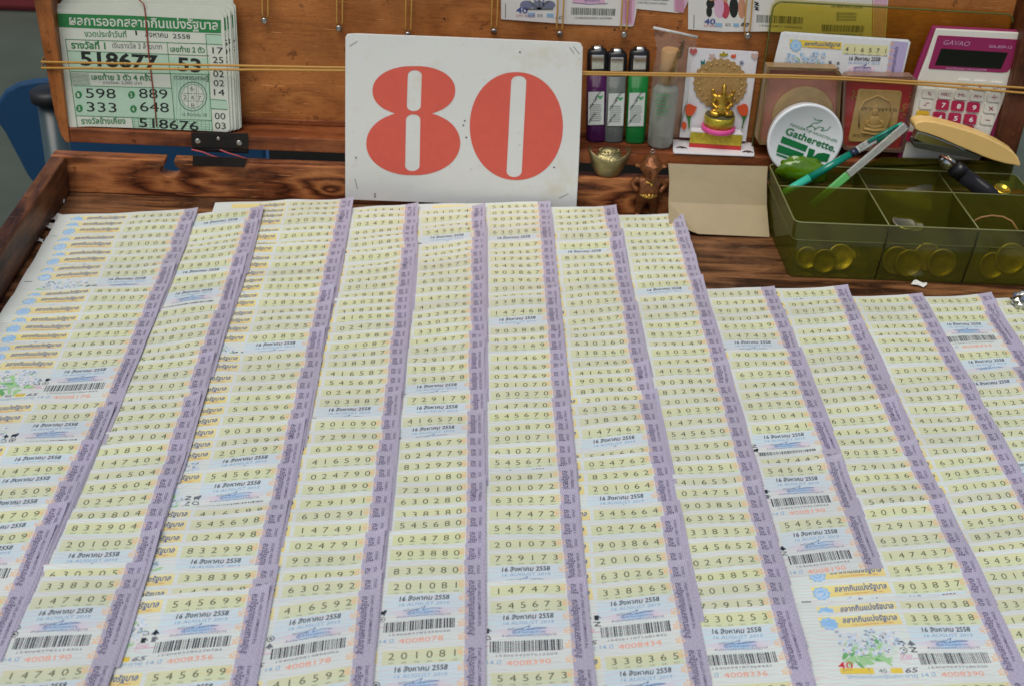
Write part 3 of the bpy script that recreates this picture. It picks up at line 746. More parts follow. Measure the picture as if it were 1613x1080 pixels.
for k, L in byk.items():
    ytop0 = None
    for s_ in L:
        y = s_['y']; sl_ = lerp(SLOPE[k], y) + rg.uniform(-.013, .013)
        zt = (ZB + TX * .82 + TY * .92) / 1000
        for _ in range(5):
            zt = (ZB + TX * .82 + TY * .92 + float(rise(onz(strip_x(k, y), y, zt)[1]))) / 1000
        xe = strip_x(k, y); E = onz(xe, y - sl_ * 0 + sl_ * (xe - strip_x(k, y)), zt)
        q = onz(xe - 60, y - sl_ * 60, zt)
        rd = E - q; rd[2] = 0; rd /= np.linalg.norm(rd)
        up = np.array([-rd[1], rd[0], 0.0]) * .10 + np.array([.004, 1.0, 0]) * .90; up /= np.linalg.norm(up)
        E = E + rd * (rg.uniform(-2.3, -.7) + (rg.uniform(.8, 2.6) if rg.random() < .09 else 0)) / 1000
        s_.update(E=E, rd=rd, up=up, ang=math.atan2(rd[1], rd[0]))
        s_['ytop'] = float((E + up * .0095 - rd * .04)[1])
    for a, b in zip(L[:-1], L[1:]):
        a['pitch'] = (a['ytop'] - b['ytop']) * 1000
    L[-1]['pitch'] = 150.0
    for s_ in L: s_['uleft'] = 145 - (COLX[k] - COLX[k - 1]) * 1000 if k > 1 else 0.0
for s_ in byk[10][-7:]: s_['uleft'] = 0.0
def ticket_mesh(s_, out=None):
    r = random.Random(s_['k'] * 1000 + s_['i'])
    E, rd, up = s_['E'], s_['rd'], s_['up']
    k, yt = s_['k'], s_['ytop']
    curl = r.choice([.06, .12, .2, .35, .6, 1.0]); cl = r.uniform(70, 150); cw = r.uniform(14, 45)
    lift = r.uniform(1.5, 4.5) if r.random() < .17 else r.uniform(0, .35)
    if s_['i'] == 0: lift += r.uniform(1, 3)
    y0 = byk[k][0]['ytop']
    def surf(u, v):
        u = np.asarray(u, float); v = np.asarray(v, float)
        P = E[None, :] + (u[:, None] - TW) / 1000 * rd[None, :] + (9.6 - v[:, None]) / 1000 * up[None, :]
        su = 1 + (P[:, 0] - COLX[k]) * 1000 / TW
        z = ZB + TX * su + TY * (1 - (yt - P[:, 1]) * 1000 / TL) + ripple(P[:, 0], P[:, 1]) + rise(P[:, 1])
        z = z + curl * np.exp(-v / 5) * np.exp(-((u - cl) / cw) ** 2) + lift * np.clip((u - 118) / 27, 0, 2) ** 2 * np.exp(-v / 11)
        P[:, 2] = np.maximum(z, .2) / 1000
        return P
    us = np.array([6 if k == 1 else 0, 14, 22, 30, 38, 46, 54, 61, 68, 74, 80, 86, 92, 98, 104, 110, 115, 120, 125, 130, 135, 140, 145.0])
    vs = np.array([0, 2, 4, 6.5, 9.5, 13, 17.5, 23, 29, 35, 41, 47, 53, 59, 65, 72, 79, 86, 93, 100, 107, 114, 122, 130.0])
    nu, nv = len(us), len(vs)
    U, V = np.meshgrid(us, vs); U = U.ravel(); V = V.ravel()
    G = surf(U, V)
    # a torn, slightly wandering edge
    faces = [(j * nu + i, j * nu + i + 1, (j + 1) * nu + i + 1, (j + 1) * nu + i) for j in range(nv - 1) for i in range(nu - 1)]
    mats = [0] * len(faces)
    Vt = None
    rim = list(range(nu)) + [j * nu + nu - 1 for j in range(1, nv)] + [(nv - 1) * nu + i for i in range(nu - 2, -1, -1)] + [j * nu for j in range(nv - 2, 0, -1)]
    Rm = G[rim].copy(); Rm[:, 2] -= .00007
    base = len(G); Rt = G[rim].copy(); nr = len(rim)
    for a in range(len(rim)):
        b = (a + 1) % len(rim)
        faces.append((base + b, base + a, base + nr + a, base + nr + b)); mats.append(1)
    uvs = np.stack([U / TW, V / TL], 1); uvr = uvs[rim]
    vmax = min(TL, s_['pitch'] + 7 + 145 * abs(s_.get('turn', .02)))
    umin = max(0, s_['uleft'] - 7)
    pv, pf, pm, pl_ = ticket_print(s_['num'], s_['k'] * 100 + s_['i'], vmax, umin)
    keepf = []; keepm = []
    for f, m in zip(pf, pm):
        c = pv[list(f)].mean(0)
        if pl_[f[0]] > 50 and c[1] > vmax - 6: continue
        if c[1] < vmax and c[0] > umin and 0.3 < c[1] < TL - .5: keepf.append(f); keepm.append(m)
    used = sorted({i for f in keepf for i in f}); mp = {o: n for n, o in enumerate(used)}
    PV = surf(pv[used, 0], pv[used, 1]) if used else np.zeros((0, 3))
    if used: PV[:, 2] += .00006 + pl_[used] * 1.1e-6
    off = base + 2 * nr
    faces += [tuple(mp[i] + off for i in f) for f in keepf]; mats += keepm
    VV = np.concatenate([G, Rt, Rm, PV]); UV = np.concatenate([uvs, uvr, uvr, np.zeros((len(PV), 2))])
    return VV, UV, faces, mats
def put_mesh(name, VV, UV, faces, mats, loc):
    me = bpy.data.meshes.new(name)
    me.from_pydata((VV - loc).tolist(), [], faces)
    for x in TM: me.materials.append(x)
    me.polygons.foreach_set('material_index', mats)
    uvl = me.uv_layers.new(name='UVMap')
    li = np.empty(len(me.loops), dtype=np.int32); me.loops.foreach_get('vertex_index', li)
    uvl.data.foreach_set('uv', UV[li].astype(np.float32).ravel())
    sm = np.array([m == 0 for m in mats]); me.polygons.foreach_set('use_smooth', sm.tolist())
    me.update()
    o = bpy.data.objects.new(name, me); COL.objects.link(o); o.location = tuple(loc)
    return o
ORD = ['leftmost', 'second', 'third', 'fourth', 'fifth', 'sixth', 'seventh', 'eighth', 'ninth', 'tenth', 'eleventh', 'twelfth', 'thirteenth']
def vis_area(s_):
    k = s_['k']; wide = 145 - s_['uleft']
    px = 2.3 * (1.0 / max(.4, s_['ytop'])) ** 2
    p = min(s_['pitch'], 130)
    # share of the strip that lies inside the frame
    xe = strip_x(k, s_['y']); wpx = wide * 1.7 / max(.5, s_['ytop']); inx = max(0, min(PW, xe) - max(0, xe - wpx)) / wpx
    return wide * p * px * inx
rank = sorted(sheets, key=lambda s_: -vis_area(s_))
solo = {id(s_) for s_ in rank[:300]}
rest = []
for s_ in sheets:
    VV, UV, faces, mats = ticket_mesh(s_)
    if id(s_) in solo:
        loc = s_['E'] - s_['rd'] * .0725; loc = np.array([loc[0], loc[1], loc[2]])
        o = put_mesh('lottery_ticket', VV, UV, faces, mats, loc)
        w = ORD[s_['k'] - 1]
        p = s_['pitch']
        colname = ('leftmost column' if s_['k'] == 1 else 'rightmost column' if s_['k'] == 13 else w + ' column from the left')
        if s_['i'] == 0: lab = f"lottery ticket numbered {s_['num']} at the far end of the {colname}"
        elif p > 120: lab = f"fully uncovered lottery ticket numbered {s_['num']}, nearest in the {colname}"
        elif p > 55: lab = f"lottery ticket numbered {s_['num']} with barcode uncovered, {colname}"
        elif p > 23: lab = f"lottery ticket numbered {s_['num']} with date line uncovered, {colname}"
        else: lab = f"mostly covered lottery ticket showing number {s_['num']} in the {colname}"
        tag(o, lab, 'lottery ticket', 'lottery tickets laid out in overlapping columns')
    else: rest.append((VV, UV, faces, mats))
if rest:
    Vs, Us, Fs, Ms = [], [], [], []; n = 0
    for VV, UV, f, m in rest:
        Vs.append(VV); Us.append(UV); Fs += [tuple(i + n for i in q) for q in f]; Ms += m; n += len(VV)
    loc = np.array([0.13, 1.2, 0.004])
    o = put_mesh('lottery_tickets', np.concatenate(Vs), np.concatenate(Us), Fs, Ms, loc)
    tag(o, 'remaining lottery tickets of which only thin slivers show between the others', 'lottery tickets', 'lottery tickets laid out in overlapping columns', 'stuff')
# ------------------------------------------------------------------ things in the lid
SH = 0.0702                                                    # top of the lid's bottom rail, a shelf
paper_w = mat('newsprint', S(206, 211, 196), .7, var=.07, vscale=40)
green = mat('green_print', S(42, 124, 66), .6, var=.08, vscale=200)
tint = mat('green_tint', S(176, 205, 181), .7, var=.06, vscale=200)
blk = mat('black_print', S(28, 34, 30), .6)
gry = mat('grey_print', S(96, 104, 96), .6)
# bundle of result sheets
g1 = lambda cx, cy: (cx / 2.987, cy / 2.987)
RB = Plane((0, 1.3155, SH), (0, -math.cos(.10), math.sin(.10)))
bun = thing('paper_bundle', RB.at(230, 207), 'bundle of green printed lottery result sheets tied with string in the lid', 'paper bundle')
rr = random.Random(3)
front = [(234, 46), (250, 42), (600, 42), (1036, 58), (1052, 75), (1068, 340), (1082, 612), (1070, 622), (700, 606), (420, 596), (330, 600), (318, 592), (268, 230)]
backs = [((14, -8), 1.6), ((25, -20), 3.4), ((34, -14), 5.2), ((44, -30), 7.2), ((50, -42), 9.2), ((38, -70), 11.2)]
for (dx, dy), d in backs[::-1]:
    mb = MB()
    L = [(x + dx + rr.uniform(-4, 4), y + dy * (1 - (y - 40) / 600) + rr.uniform(-2, 2)) for x, y in front]
    mb.prism([RB.at(*g1(*c), -d / 1000) for c in L], -RB.n * .0009, 0)
    # green header showing at the edges, and figures on the fanned right edge
    e = -d / 1000 + .00015
    patch(mb, RB, [g1(250 + dx, 62 + dy), g1(1046 + dx, 90 + dy * .4), g1(1050 + dx, 150 + dy * .4), g1(255 + dx, 118 + dy)], 1, e)
    for y in range(200, 600, 42):
        if not 480 < y < 520: write(mb, RB, rr.choice(['8', '3', '6', '0', '5', '2']), g1(1030 + dx, y + 20 + dy * .4), g1(1056 + dx, y + 22 + dy * .4), 30 / 2.987, 2, e)
    mb.build('sheet', [paper_w, green, blk], bun)
mb = MB(); mb.prism([RB.at(*g1(*c)) for c in front], -RB.n * .0007, 0)
P0 = lambda L, m, o=.00015: patch(mb, RB, [g1(*c) for c in L], m, o)
T0 = lambda s_, a, b, h, m, **k: write(mb, RB, s_, g1(*a), g1(*b), h / 2.987, m, off=.00032, **k)
L0 = lambda L, w, m: stroke(mb, RB, [g1(*c) for c in L], w / 2.987, m, .00026)
P0([(248, 64), (600, 74), (1040, 96), (1040, 158), (700, 146), (262, 128)], 1)
T0('ผลการออกสลากกินแบ่งรัฐบาล', (328, 117), (1026, 141), 33, 0, bold=.016, thai=True)
T0('งวดประจำวันที่', (398, 172), (596, 176), 20, 1, bold=.01, thai=True)
T0('1', (638, 166), (646, 166), 22, 2); T0('สิงหาคม', (684, 174), (790, 179), 20, 2, thai=True); T0('2558', (814, 181), (895, 184), 22, 2)
P0([(322, 242), (786, 254), (786, 268), (985, 275), (988, 350), (802, 345), (335, 338)], 4)
P0([(346, 404), (804, 416), (812, 556), (358, 545)], 4)
P0([(806, 345), (985, 352), (994, 566), (814, 556)], 4)
P0([(622, 552), (996, 568), (1000, 618), (700, 606), (626, 600)], 4)
P0([(968, 162), (1040, 166), (1046, 212), (972, 208)], 4); P0([(990, 468), (1068, 474), (1072, 515), (992, 510)], 4)
for L in ([(308, 186), (972, 208)], [(308, 186), (365, 600)], [(786, 200), (822, 560)], [(316, 240), (984, 264)], [(334, 338), (988, 352)], [(344, 404), (806, 416)],
          [(356, 545), (996, 568)], [(968, 162), (1000, 616)], [(620, 552), (628, 602)], [(968, 162), (1042, 166)], [(972, 208), (1046, 212)], [(990, 468), (1066, 474)], [(992, 512), (1070, 517)]): L0(L, 3, 1)
for k in range(9): L0([(332 + k, 346 + 6.4 * k), (418 + k, 349 + 6.4 * k)], 1.6, 1)
for k in range(11): L0([(815 + 17 * k, 356), (815 + 17 * k, 556)], .9, 1)
for k in range(20): L0([(632 + 18.5 * k, 553 + k * .7), (634 + 18.5 * k, 604 + k * .4)], 1.2, 1)
for k in range(4): L0([(624, 560 + 12 * k), (998, 575 + 12 * k)], 1.2, 1)
T0('รางวัลที่ 1', (336, 228), (498, 232), 24, 1, bold=.03, thai=True)
T0('เงินรางวัล 3 ล้านบาท', (530, 226), (762, 233), 19, 3, thai=True)
T0('เลขท้าย 2 ตัว', (802, 244), (964, 249), 19, 1, bold=.02, thai=True)
T0('518677', (380, 306), (746, 326), 66, 2, bold=.03); T0('53', (836, 332), (946, 341), 64, 2, bold=.03)
T0('เลขท้าย 3 ตัว 4 ครั้ง', (432, 376), (716, 380), 20, 1, bold=.02, thai=True); T0('รางวัลละ 2,000 บาท', (484, 396), (668, 399), 11, 3, thai=True)
for i, (x, y) in enumerate(((370, 447), (619, 447), (374, 511), (628, 514))):
    P0(ell(x, y, 16, 18, 16), 1, .0003); write(mb, RB, str(i + 1), g1(x - 5, y + 9), g1(x + 5, y + 9), 18 / 2.987, 0, off=.0005, bold=.02)
T0('598', (406, 461), (546, 464), 47, 2); T0('889', (656, 462), (790, 466), 47, 2); T0('333', (410, 525), (550, 530), 47, 2); T0('648', (660, 524), (796, 530), 47, 2)
T0('ดวงเพชรเศรษฐี', (820, 374), (982, 380), 17, 2, thai=True)
P0(ell(907, 455, 56, 56, 32), 0, .00022)
cc = ell(907, 455, 66, 68, 48); L0([(x * (1 if k % 2 else .988) + (0 if k % 2 else 907 * .012), y) for k, (x, y) in enumerate(cc)] + [cc[0]], 4, 3)
L0(ell(907, 455, 54, 56, 32) + [(961, 455)], 2, 3)
for L in ([(885, 404), (888, 506)], [(924, 404), (928, 506)], [(855, 440), (958, 443)], [(856, 475), (960, 478)]): L0(L, 2, 3)
for s_, x, y in (('6', 904, 428), ('2', 872, 468), ('4', 906, 470), ('7', 940, 472), ('8', 908, 507)): T0(s_, (x - 8, y), (x + 8, y), 21, 3)
T0('16 สิงหาคม 58', (858, 546), (974, 550), 12, 3, thai=True)
for s_, y in (('17', 252), ('25', 297), ('02', 362), ('02', 406), ('14', 449), ('00', 561), ('03', 606)):
    x = 1000 + (y - 250) * .036; T0(s_, (x, y), (x + 50, y + 2), 31, 2)
T0('รางวัลข้างเคียง', (384, 583), (592, 583), 20, 1, bold=.02, thai=True); T0('518676', (655, 598), (935, 616), 44, 2, bold=.01)
mb.build('sheet', [paper_w, green, blk, gry, tint], bun)
strm = mat('red_string', S(150, 62, 44), .7)
mb = MB(); mb.tube([RB.at(*g1(*c), .0009) for c in ((648, -40), (655, 0), (678, 20), (684, 60), (700, 250), (718, 400), (728, 480), (738, 596))], .0007, 6); mb.build('string', strm, bun)

# tickets held on the lid panel under elastic bands
old = mat('old_ticket_paper', S(222, 220, 214), .55, var=.05, vscale=50)
pinkb = mat('pink_guilloche', S(214, 172, 196), .6, var=.2, vscale=500)
blu = mat('blue_print', S(72, 88, 150), .6); lbl = mat('light_blue_print', S(140, 180, 208), .6)
skn = mat('tan_print', S(196, 140, 110), .6); crm = mat('crimson_print', S(186, 66, 84), .6); slate = mat('slate_print', S(120, 124, 150), .6)
g3 = lambda cx, cy: (760 + cx / 3.36, cy / 3.36)
HM = [old, pinkb, blu, lbl, blk, skn, crm, slate, gry]
def barcode(mb, pl, g, x0, y0, x1, y1, x2, y2, x3, y3, m, off, seed):
    r = random.Random(seed); t = 0.0
    while t < 1:
        w = r.choice([.008, .008, .016, .022]); u = min(1, t + w)
        f = lambda a, b: (lambda p, q: (p[0] + (q[0] - p[0]) * b, p[1] + (q[1] - p[1]) * b))((x0 + (x1 - x0) * a, y0 + (y1 - y0) * a), (x3 + (x2 - x3) * a, y3 + (y2 - y3) * a))
        patch(mb, pl, [g(*f(t, 0)), g(*f(u, 0)), g(*f(u, 1)), g(*f(t, 1))], m, off); t = u + r.choice([.008, .012, .018])
HG = 'old lottery tickets held on the lid panel'
def hung(label, L, d, draw, g=None):
    g = g or g3; pl = Plane((0, YP - d, 0), (0, -1, 0)); mb = MB()
    mb.prism([pl.at(*g(*c)) for c in L], (0, .0006, 0), 0); draw(mb, pl)
    return tag(mb.build('hanging_ticket', HM, loc=pl.at(*g3(*L[2]))), label, 'lottery ticket', HG)
def d1(mb, pl):
    stroke(mb, pl, [g3(122, 20), g3(122, 96)], .9, 4)
    write(mb, pl, '40', g3(178, 70), g3(238, 72), 10, 2, .0004, bold=.02); write(mb, pl, 'บาท งวดที่', g3(178, 88), g3(276, 92), 3, 6, .0004, thai=True)
    for k in range(9):
        a = math.pi * (1 + k / 8.0); stroke(mb, pl, [g3(300, 50), g3(300 + 74 * math.cos(a), 50 + 62 * math.sin(a))], 2.2, 7 if k % 2 else 8, .0004)
    for c in (232, 296, 352): patch(mb, pl, [g3(*k) for k in ell(c, 28, 34, 24, 16)], 7, .0002)
    write(mb, pl, '55', g3(290, 90), g3(318, 90), 4.5, 8, .0004); patch(mb, pl, [g3(238, 68), g3(278, 68), g3(278, 92), g3(238, 92)], 3, .0003); patch(mb, pl, [g3(340, 72), g3(376, 74), g3(376, 94), g3(340, 92)], 3, .0003)
    write(mb, pl, '10', g3(386, 100), g3(426, 102), 5, 8, .0004, shear=.2)
    barcode(mb, pl, g3, 470, 40, 704, 48, 700, 84, 468, 78, 8, .0004, 4)
    write(mb, pl, '1540506205160780', g3(488, 100), g3(684, 103), 3.2, 8, .0004)
    patch(mb, pl, [g3(480, -30), g3(640, -30), g3(650, 24), g3(474, 18)], 1, .0003); stroke(mb, pl, [g3(480, 16), g3(560, 24), g3(664, 20)], .8, 2); write(mb, pl, 'ผู้อำนวยการ', g3(540, 8), g3(620, 10), 4, 2, .0005, thai=True)
    patch(mb, pl, [g3(742, -30), g3(812, -30), g3(800, 134), g3(740, 128)], 1, .0003)
    for k in range(12): stroke(mb, pl, [g3(752, 4 + 10 * k), g3(770, 12 + 10 * k), g3(790, 2 + 10 * k)], .8, 6, .0005)
hung('old lottery ticket with grey building print and barcode hung right of the 80 sign', [(98, -60), (815, -60), (815, 60), (800, 138), (790, 142), (440, 128), (98, 103)], .0020, d1)
def d2(mb, pl):
    patch(mb, pl, [g3(1012, -40), g3(1100, -40), g3(1062, 68), g3(1012, 60)], 1, .0003)
    for k in range(7): stroke(mb, pl, [g3(1022, -4 + 10 * k), g3(1042, 4 + 10 * k), g3(1066, -6 + 10 * k)], .8, 6, .0005)
    barcode(mb, pl, g3, 800, -20, 990, -14, 990, 6, 800, 0, 8, .0004, 7); write(mb, pl, '1540782164410925', g3(812, 18), g3(974, 26), 3, 8, .0004)
hung('pink edged lottery ticket whose lower corner pokes in above the plastic bag', [(780, -60), (1110, -60), (1090, 4), (1062, 66), (1034, 70), (812, 48), (790, 40)], .0012, d2)
def d3(mb, pl):
    stroke(mb, pl, [g3(1120, 80), g3(1118, 150)], .9, 4)
    for x, y, rx, ry, m in ((1206, 20, 22, 26, 4), (1200, 62, 16, 30, 4), (1252, 40, 26, 54, 1), (1285, 56, 22, 44, 6), (1330, 40, 24, 56, 4), (1372, 44, 20, 56, 5), (1232, -6, 14, 14, 5), (1284, 6, 13, 14, 5), (1330, -14, 13, 14, 5), (1374, -14, 13, 14, 5), (1210, -8, 14, 14, 5), (1262, 70, 30, 24, 1)):
        patch(mb, pl, [g3(*k) for k in ell(x, y, rx, ry, 16)], m, .0002 + .00003 * (x % 7))
    write(mb, pl, '40', g3(1172, 128), g3(1230, 130), 9, 2, .0006, bold=.02); write(mb, pl, 'บาท', g3(1172, 142), g3(1230, 146), 3, 6, .0005, thai=True)
    patch(mb, pl, [g3(1232, 122), g3(1268, 124), g3(1268, 144), g3(1232, 142)], 3, .0004); write(mb, pl, '55', g3(1284, 138), g3(1312, 139), 4.5, 8, .0005)
    patch(mb, pl, [g3(1328, 124), g3(1358, 126), g3(1358, 144), g3(1328, 142)], 3, .0004); write(mb, pl, '80', g3(1366, 138), g3(1408, 142), 6, 4, .0005, bold=.02, shear=.3)
    barcode(mb, pl, g3, 1452, 78, 1700, 92, 1696, 128, 1450, 120, 8, .0004, 9); write(mb, pl, '1540638711094402', g3(1466, 140), g3(1690, 152), 3, 8, .0004)
    for y in (20, 44): icon_px(mb, pl, 1450, y)
def icon_px(mb, pl, x, y):
    stroke(mb, pl, [g3(x - 12, y - 8), g3(x + 10, y - 2), g3(x - 8, y + 6), g3(x + 14, y + 10)], 1.6, 4, .0005)
hung('old lottery ticket printed with a group of people hung left of the green plastic lid', [(1090, -60), (1800, -60), (1795, 186), (1500, 168), (1280, 170), (1088, 156)], .0020, d3)
g4 = lambda cx, cy: (1180 + cx / 3.725, cy / 3.725)
def d4(mb, pl):
    sv = lambda L: [g4(*c) for c in L]
    patch(mb, pl, sv([(735, -40), (815, -40), (795, 216), (728, 214)]), 1, .0003)
    stroke(mb, pl, sv([(726, -20), (722, 210)]), 1, 6)
    barcode(mb, pl, g4, 418, 145, 676, 152, 670, 192, 412, 184, 8, .0004, 11); write(mb, pl, '1540671238004519', g4(430, 205), g4(660, 212), 3.4, 8, .0004)
    write(mb, pl, '16 สิงหาคม 2558', g4(480, 46), g4(664, 50), 4.4, 8, .0004, thai=True)
    for k in range(3): write(mb, pl, 'ผู้อำนวยการสำนักงาน', g4(512, 86 + 18 * k), g4(628, 88 + 18 * k), 3, 2, .0004, thai=True)
hung('old lottery ticket with barcode seen through the green plastic lid above the ticket bundle', [(385, -50), (820, -50), (800, 220), (780, 228), (380, 214)], .0012, d4, g4)

# elastic bands on the screws
ela = mat('yellow_elastic', S(188, 142, 66), .5, var=.1, vscale=200)
names = ['over the bare wood right of the result sheets', 'just above the left corner of the 80 sign', 'above the first red digit of the 80 sign', 'above the second red digit, left of a ticket',
         'crossing the ticket with the grey building', 'behind the pink edge of a hung ticket', 'crossing the ticket printed with people']
for i, (x, y) in enumerate(SCREWS):
    mb = MB(); pl = Plane((0, YP - .0062, 0), (0, -1, 0))
    spread = .0030
    p = pl.at(x, y); t = pl.at(x + 2, -40)
    for sg in (-1, 1):
        mb.tube([(p[0] + sg * .0014, p[1], p[2]), (p[0] + sg * spread, p[1], p[2] + .004), (t[0] + sg * spread, p[1], t[2] + .06)], .00085, 6, flat=.6)
    mb.tube([(p[0] + .0016 * math.cos(a), p[1], p[2] + .0016 * math.sin(a)) for a in np.linspace(math.pi, 2 * math.pi, 8)], .0008, 6)
    tag(mb.build('elastic_band', ela, loc=p), 'yellow elastic band hooked on a screw ' + names[i], 'elastic band', 'elastic bands on the lid panel')
# the long band stretched across the whole lid
mb = MB(); BP = Plane((0, YL - .0022, 0), (0, -1, 0))
for P_ in ([(65, 98), (540, 107), (1000, 115.5), (1240, 119.5), (1330, 122.5), (1444, 129), (1613, 139)], [(65, 107.5), (540, 111.5), (1000, 118.5), (1240, 122.5), (1330, 125.5), (1444, 133), (1613, 147)]):
    pts = [BP.at(*c) for c in P_]; pts = [pts[0] + np.array([-.0015, .02, .0])] + pts + [np.array([.6005, pts[-1][1], pts[-1][2] - .001]), np.array([.602, pts[-1][1] + .02, pts[-1][2] - .001])]
    mb.tube(pts, .00125, 8, flat=.7)
tag(mb.build('rubber_band', ela, loc=BP.at(65, 103)), 'long doubled yellow rubber band stretched across the whole lid', 'rubber band')

# cigarette lighters on the shelf
metal = mat('lighter_metal', (.62, .62, .58, 1), .22, 1.0, var=.15, vscale=150)
blkp = mat('black_plastic', (.010, .010, .011, 1), .3, var=.2)
lab = mat('white_label', S(206, 212, 206), .5, var=.05)
ginks = mat('green_label_ink', S(70, 160, 100), .6)
def tinted(name, c): 
    m = mat(name, c, .12, var=.25, vscale=60); b = m.node_tree.nodes['Principled BSDF']; b.inputs['Transmission Weight'].default_value = .62; b.inputs['IOR'].default_value = 1.25; return m
def lighter(label, bx, by, tx, ty, col, turn, name):
    base = onz(bx, by, SH + .0003); base = np.array([base[0], 1.3385, base[2]]); pl = Plane((0, base[1], 0), (0, -1, 0))
    top = pl.at(tx, ty); h = np.linalg.norm(top - base); up = (top - base) / h; rt = np.cross(np.array([0, 1.0, 0]), up); rt /= np.linalg.norm(rt); fw = np.cross(up, rt)
    t = thing('cigarette_lighter', base, label, 'lighter', 'cigarette lighters on the lid shelf')
    body = tinted('lighter_body_' + name, col); liq = tinted('lighter_gas_' + name, tuple(c * .6 for c in col[:3]) + (1,))
    rx, ry = .0108, .0065
    def oval(z, s_=1.0): return [base + up * z + rt * rx * s_ * math.copysign(abs(math.cos(a)) ** .75, math.cos(a)) + fw * ry * s_ * math.copysign(abs(math.sin(a)) ** .75, math.sin(a)) for a in np.linspace(0, 2 * math.pi, 29)[:-1]]
    def stack(mb, zs, m=0):
        R = [oval(z, s_) for z, s_ in zs]; n = 28
        mb.add([p for r in R for p in r], [(i * n + k, i * n + (k + 1) % n, (i + 1) * n + (k + 1) % n, (i + 1) * n + k) for i in range(len(R) - 1) for k in range(n)] + [tuple(range(n - 1, -1, -1)), tuple((len(R) - 1) * n + k for k in range(n))], m, True)
    mb = MB(); stack(mb, [(.0, .9), (.002, 1), (h * .74, 1)]); bd = mb.build('body', body, t)
    mb = MB(); stack(mb, [(.003, .86), (h * .26, .86)]); mb.build('gas', liq, bd)
    mb = MB(); mb.tube([base + up * .004, base + up * h * .72], .0012, 8); mb.build('gas_tube', mat('tube_' + name, (.25, .27, .25, 1), .4), bd)
    mb = MB(); stack(mb, [(h * .742, 1.0), (h * .78, 1.03), (h * .95, 1.0), (h * .985, .9), (h * .995, .7)]); mb.build('collar', blkp, t)
    mb = MB()
    c0 = base + up * h * .80
    mb.prism([c0 + rt * (rx * .66 * a) + np.array([0, -ry * 1.12 + b, 0]) for a, b in ((-1, 0), (1, 0), (1, .004), (-1, .004))], up * h * .15); hd = mb.build('metal_hood', metal, t, bevel=.0012)
    mb = MB(); mb.prism([base + up * h * .9955 + rt * (rx * a) + fw * ry * b for a, b in ((-.6, -.6), (.6, -.6), (.6, .6), (-.6, .6))], up * h * .02); mb.build('thumb_lever', blkp, t, bevel=.0012)
    mb = MB(); mb.lathe([(.0038, -.004), (.0042, -.003), (.0042, .003), (.0038, .004)], base + up * h * .992 + np.array([0, -.001, 0]), rt, 14); mb.build('spark_wheel', metal, t)
    # sticker wrapped on the front
    lp = Plane(base - np.array([0, ry + .0006, 0]), (0, -1, 0)); mb = MB()
    z0, z1 = h * .20, h * .56
    q0 = base + np.array([0, -ry - .0005, 0])
    W2 = rx * .78; N = [(q0 + rt * (a * W2 + turn) + up * b) for a, b in ((-1, z0), (1, z0), (1, z1), (-1, z1))]
    mb.prism(N, (0, -.0003, 0), 0)
    for k in range(9):
        z = z0 + (z1 - z0) * (.12 + .06 * k); mb.poly([q0 + np.array([0, -.0004, 0]) + rt * (a * W2 + turn) + up * b for a, b in ((-.8, z), (.55 + .02 * (k * 7 % 9), z), (.55 + .02 * (k * 7 % 9), z + .0007), (-.8, z + .0007))], 1)
    mb.poly([q0 + np.array([0, -.0004, 0]) + rt * (x * W2 + turn) + up * (z1 - .006 + y * .004) for x, y in ((.2, 0), (.5, -.6), (.8, .0), (.85, .6), (.5, .3), (.15, .6))], 2)
    for j, (a0, b0) in enumerate(((-.9, .05), (-.75, .50), (-.2, .74))):
        v, f = fit('LAMYDIK', .014, .0020, .01)
        ca, sa = math.cos(.95), math.sin(.95); o = q0 + np.array([0, -.00055, 0]) + rt * (a0 * W2 + turn) + up * (z0 + (z1 - z0) * b0)
        mb.add([o + rt * (x * ca - y * sa) + up * (x * sa + y * ca) for x, y in v], f, 3)
    mb.build('sticker', [lab, gry, ginks, blk], t)
lighter('purple tinted cigarette lighter, leftmost on the lid shelf beside the 80 sign', 938, 217, 941, 76, (.16, .03, .17, 1), -.001, 'purple')
lighter('clear grey cigarette lighter standing between the purple and green lighters', 965, 220, 972, 80, (.30, .34, .32, 1), .001, 'clear')
lighter('bright green cigarette lighter, nearest the wood capped tube', 998, 216, 1008, 77, (.03, .42, .09, 1), -.001, 'green')

# wood-capped tube in a zip bag
b0 = onz(1037, 222, SH + .0003); b0 = np.array([b0[0], 1.3330, b0[2]]); pl = Plane((0, b0[1], 0), (0, -1, 0)); t0 = pl.at(1057, 78); h = np.linalg.norm(t0 - b0); upv = (t0 - b0) / h
frost = mat('frosted_plastic', S(176, 182, 168), .35, var=.12, vscale=50); frost.node_tree.nodes['Principled BSDF'].inputs['Transmission Weight'].default_value = .35
bam = wood('pale_cap_wood', S(176, 122, 60), S(206, 154, 86), S(224, 176, 108), 'Z')
tu = thing('inhaler_tube', b0, 'frosted tube with pale wooden cap inside a clear zip bag on the shelf', 'tube')
mb = MB(); mb.lathe([(.0125, 0), (.0138, .002), (.0138, h * .60), (.0100, h * .64), (.0098, h * .66)], b0, upv, 8); mb.build('tube_body', frost, tu, bevel=.0008)
mb = MB(); mb.lathe([(.0098, h * .662), (.0098, h * .985), (.0088, h)], b0, upv, 24); mb.build('cap', bam, tu)
mb = MB(); lp = Plane((0, b0[1] - .0142, 0), (0, -1, 0))
for k in range(6): stroke(mb, lp, [(1033, 150 + 6 * k), (1056 - 3 * (k % 3), 151 + 6 * k)], 2.2, 0, .0001)
mb.build('label', ginks, tu)
film = clear('clear_film', (.93, .93, .91, 1), 1, .12, .55, .10, (.7, .7, .68, 1))
mb = MB(); fpl = Plane((0, b0[1] - .017, 0), (0, -1, 0))
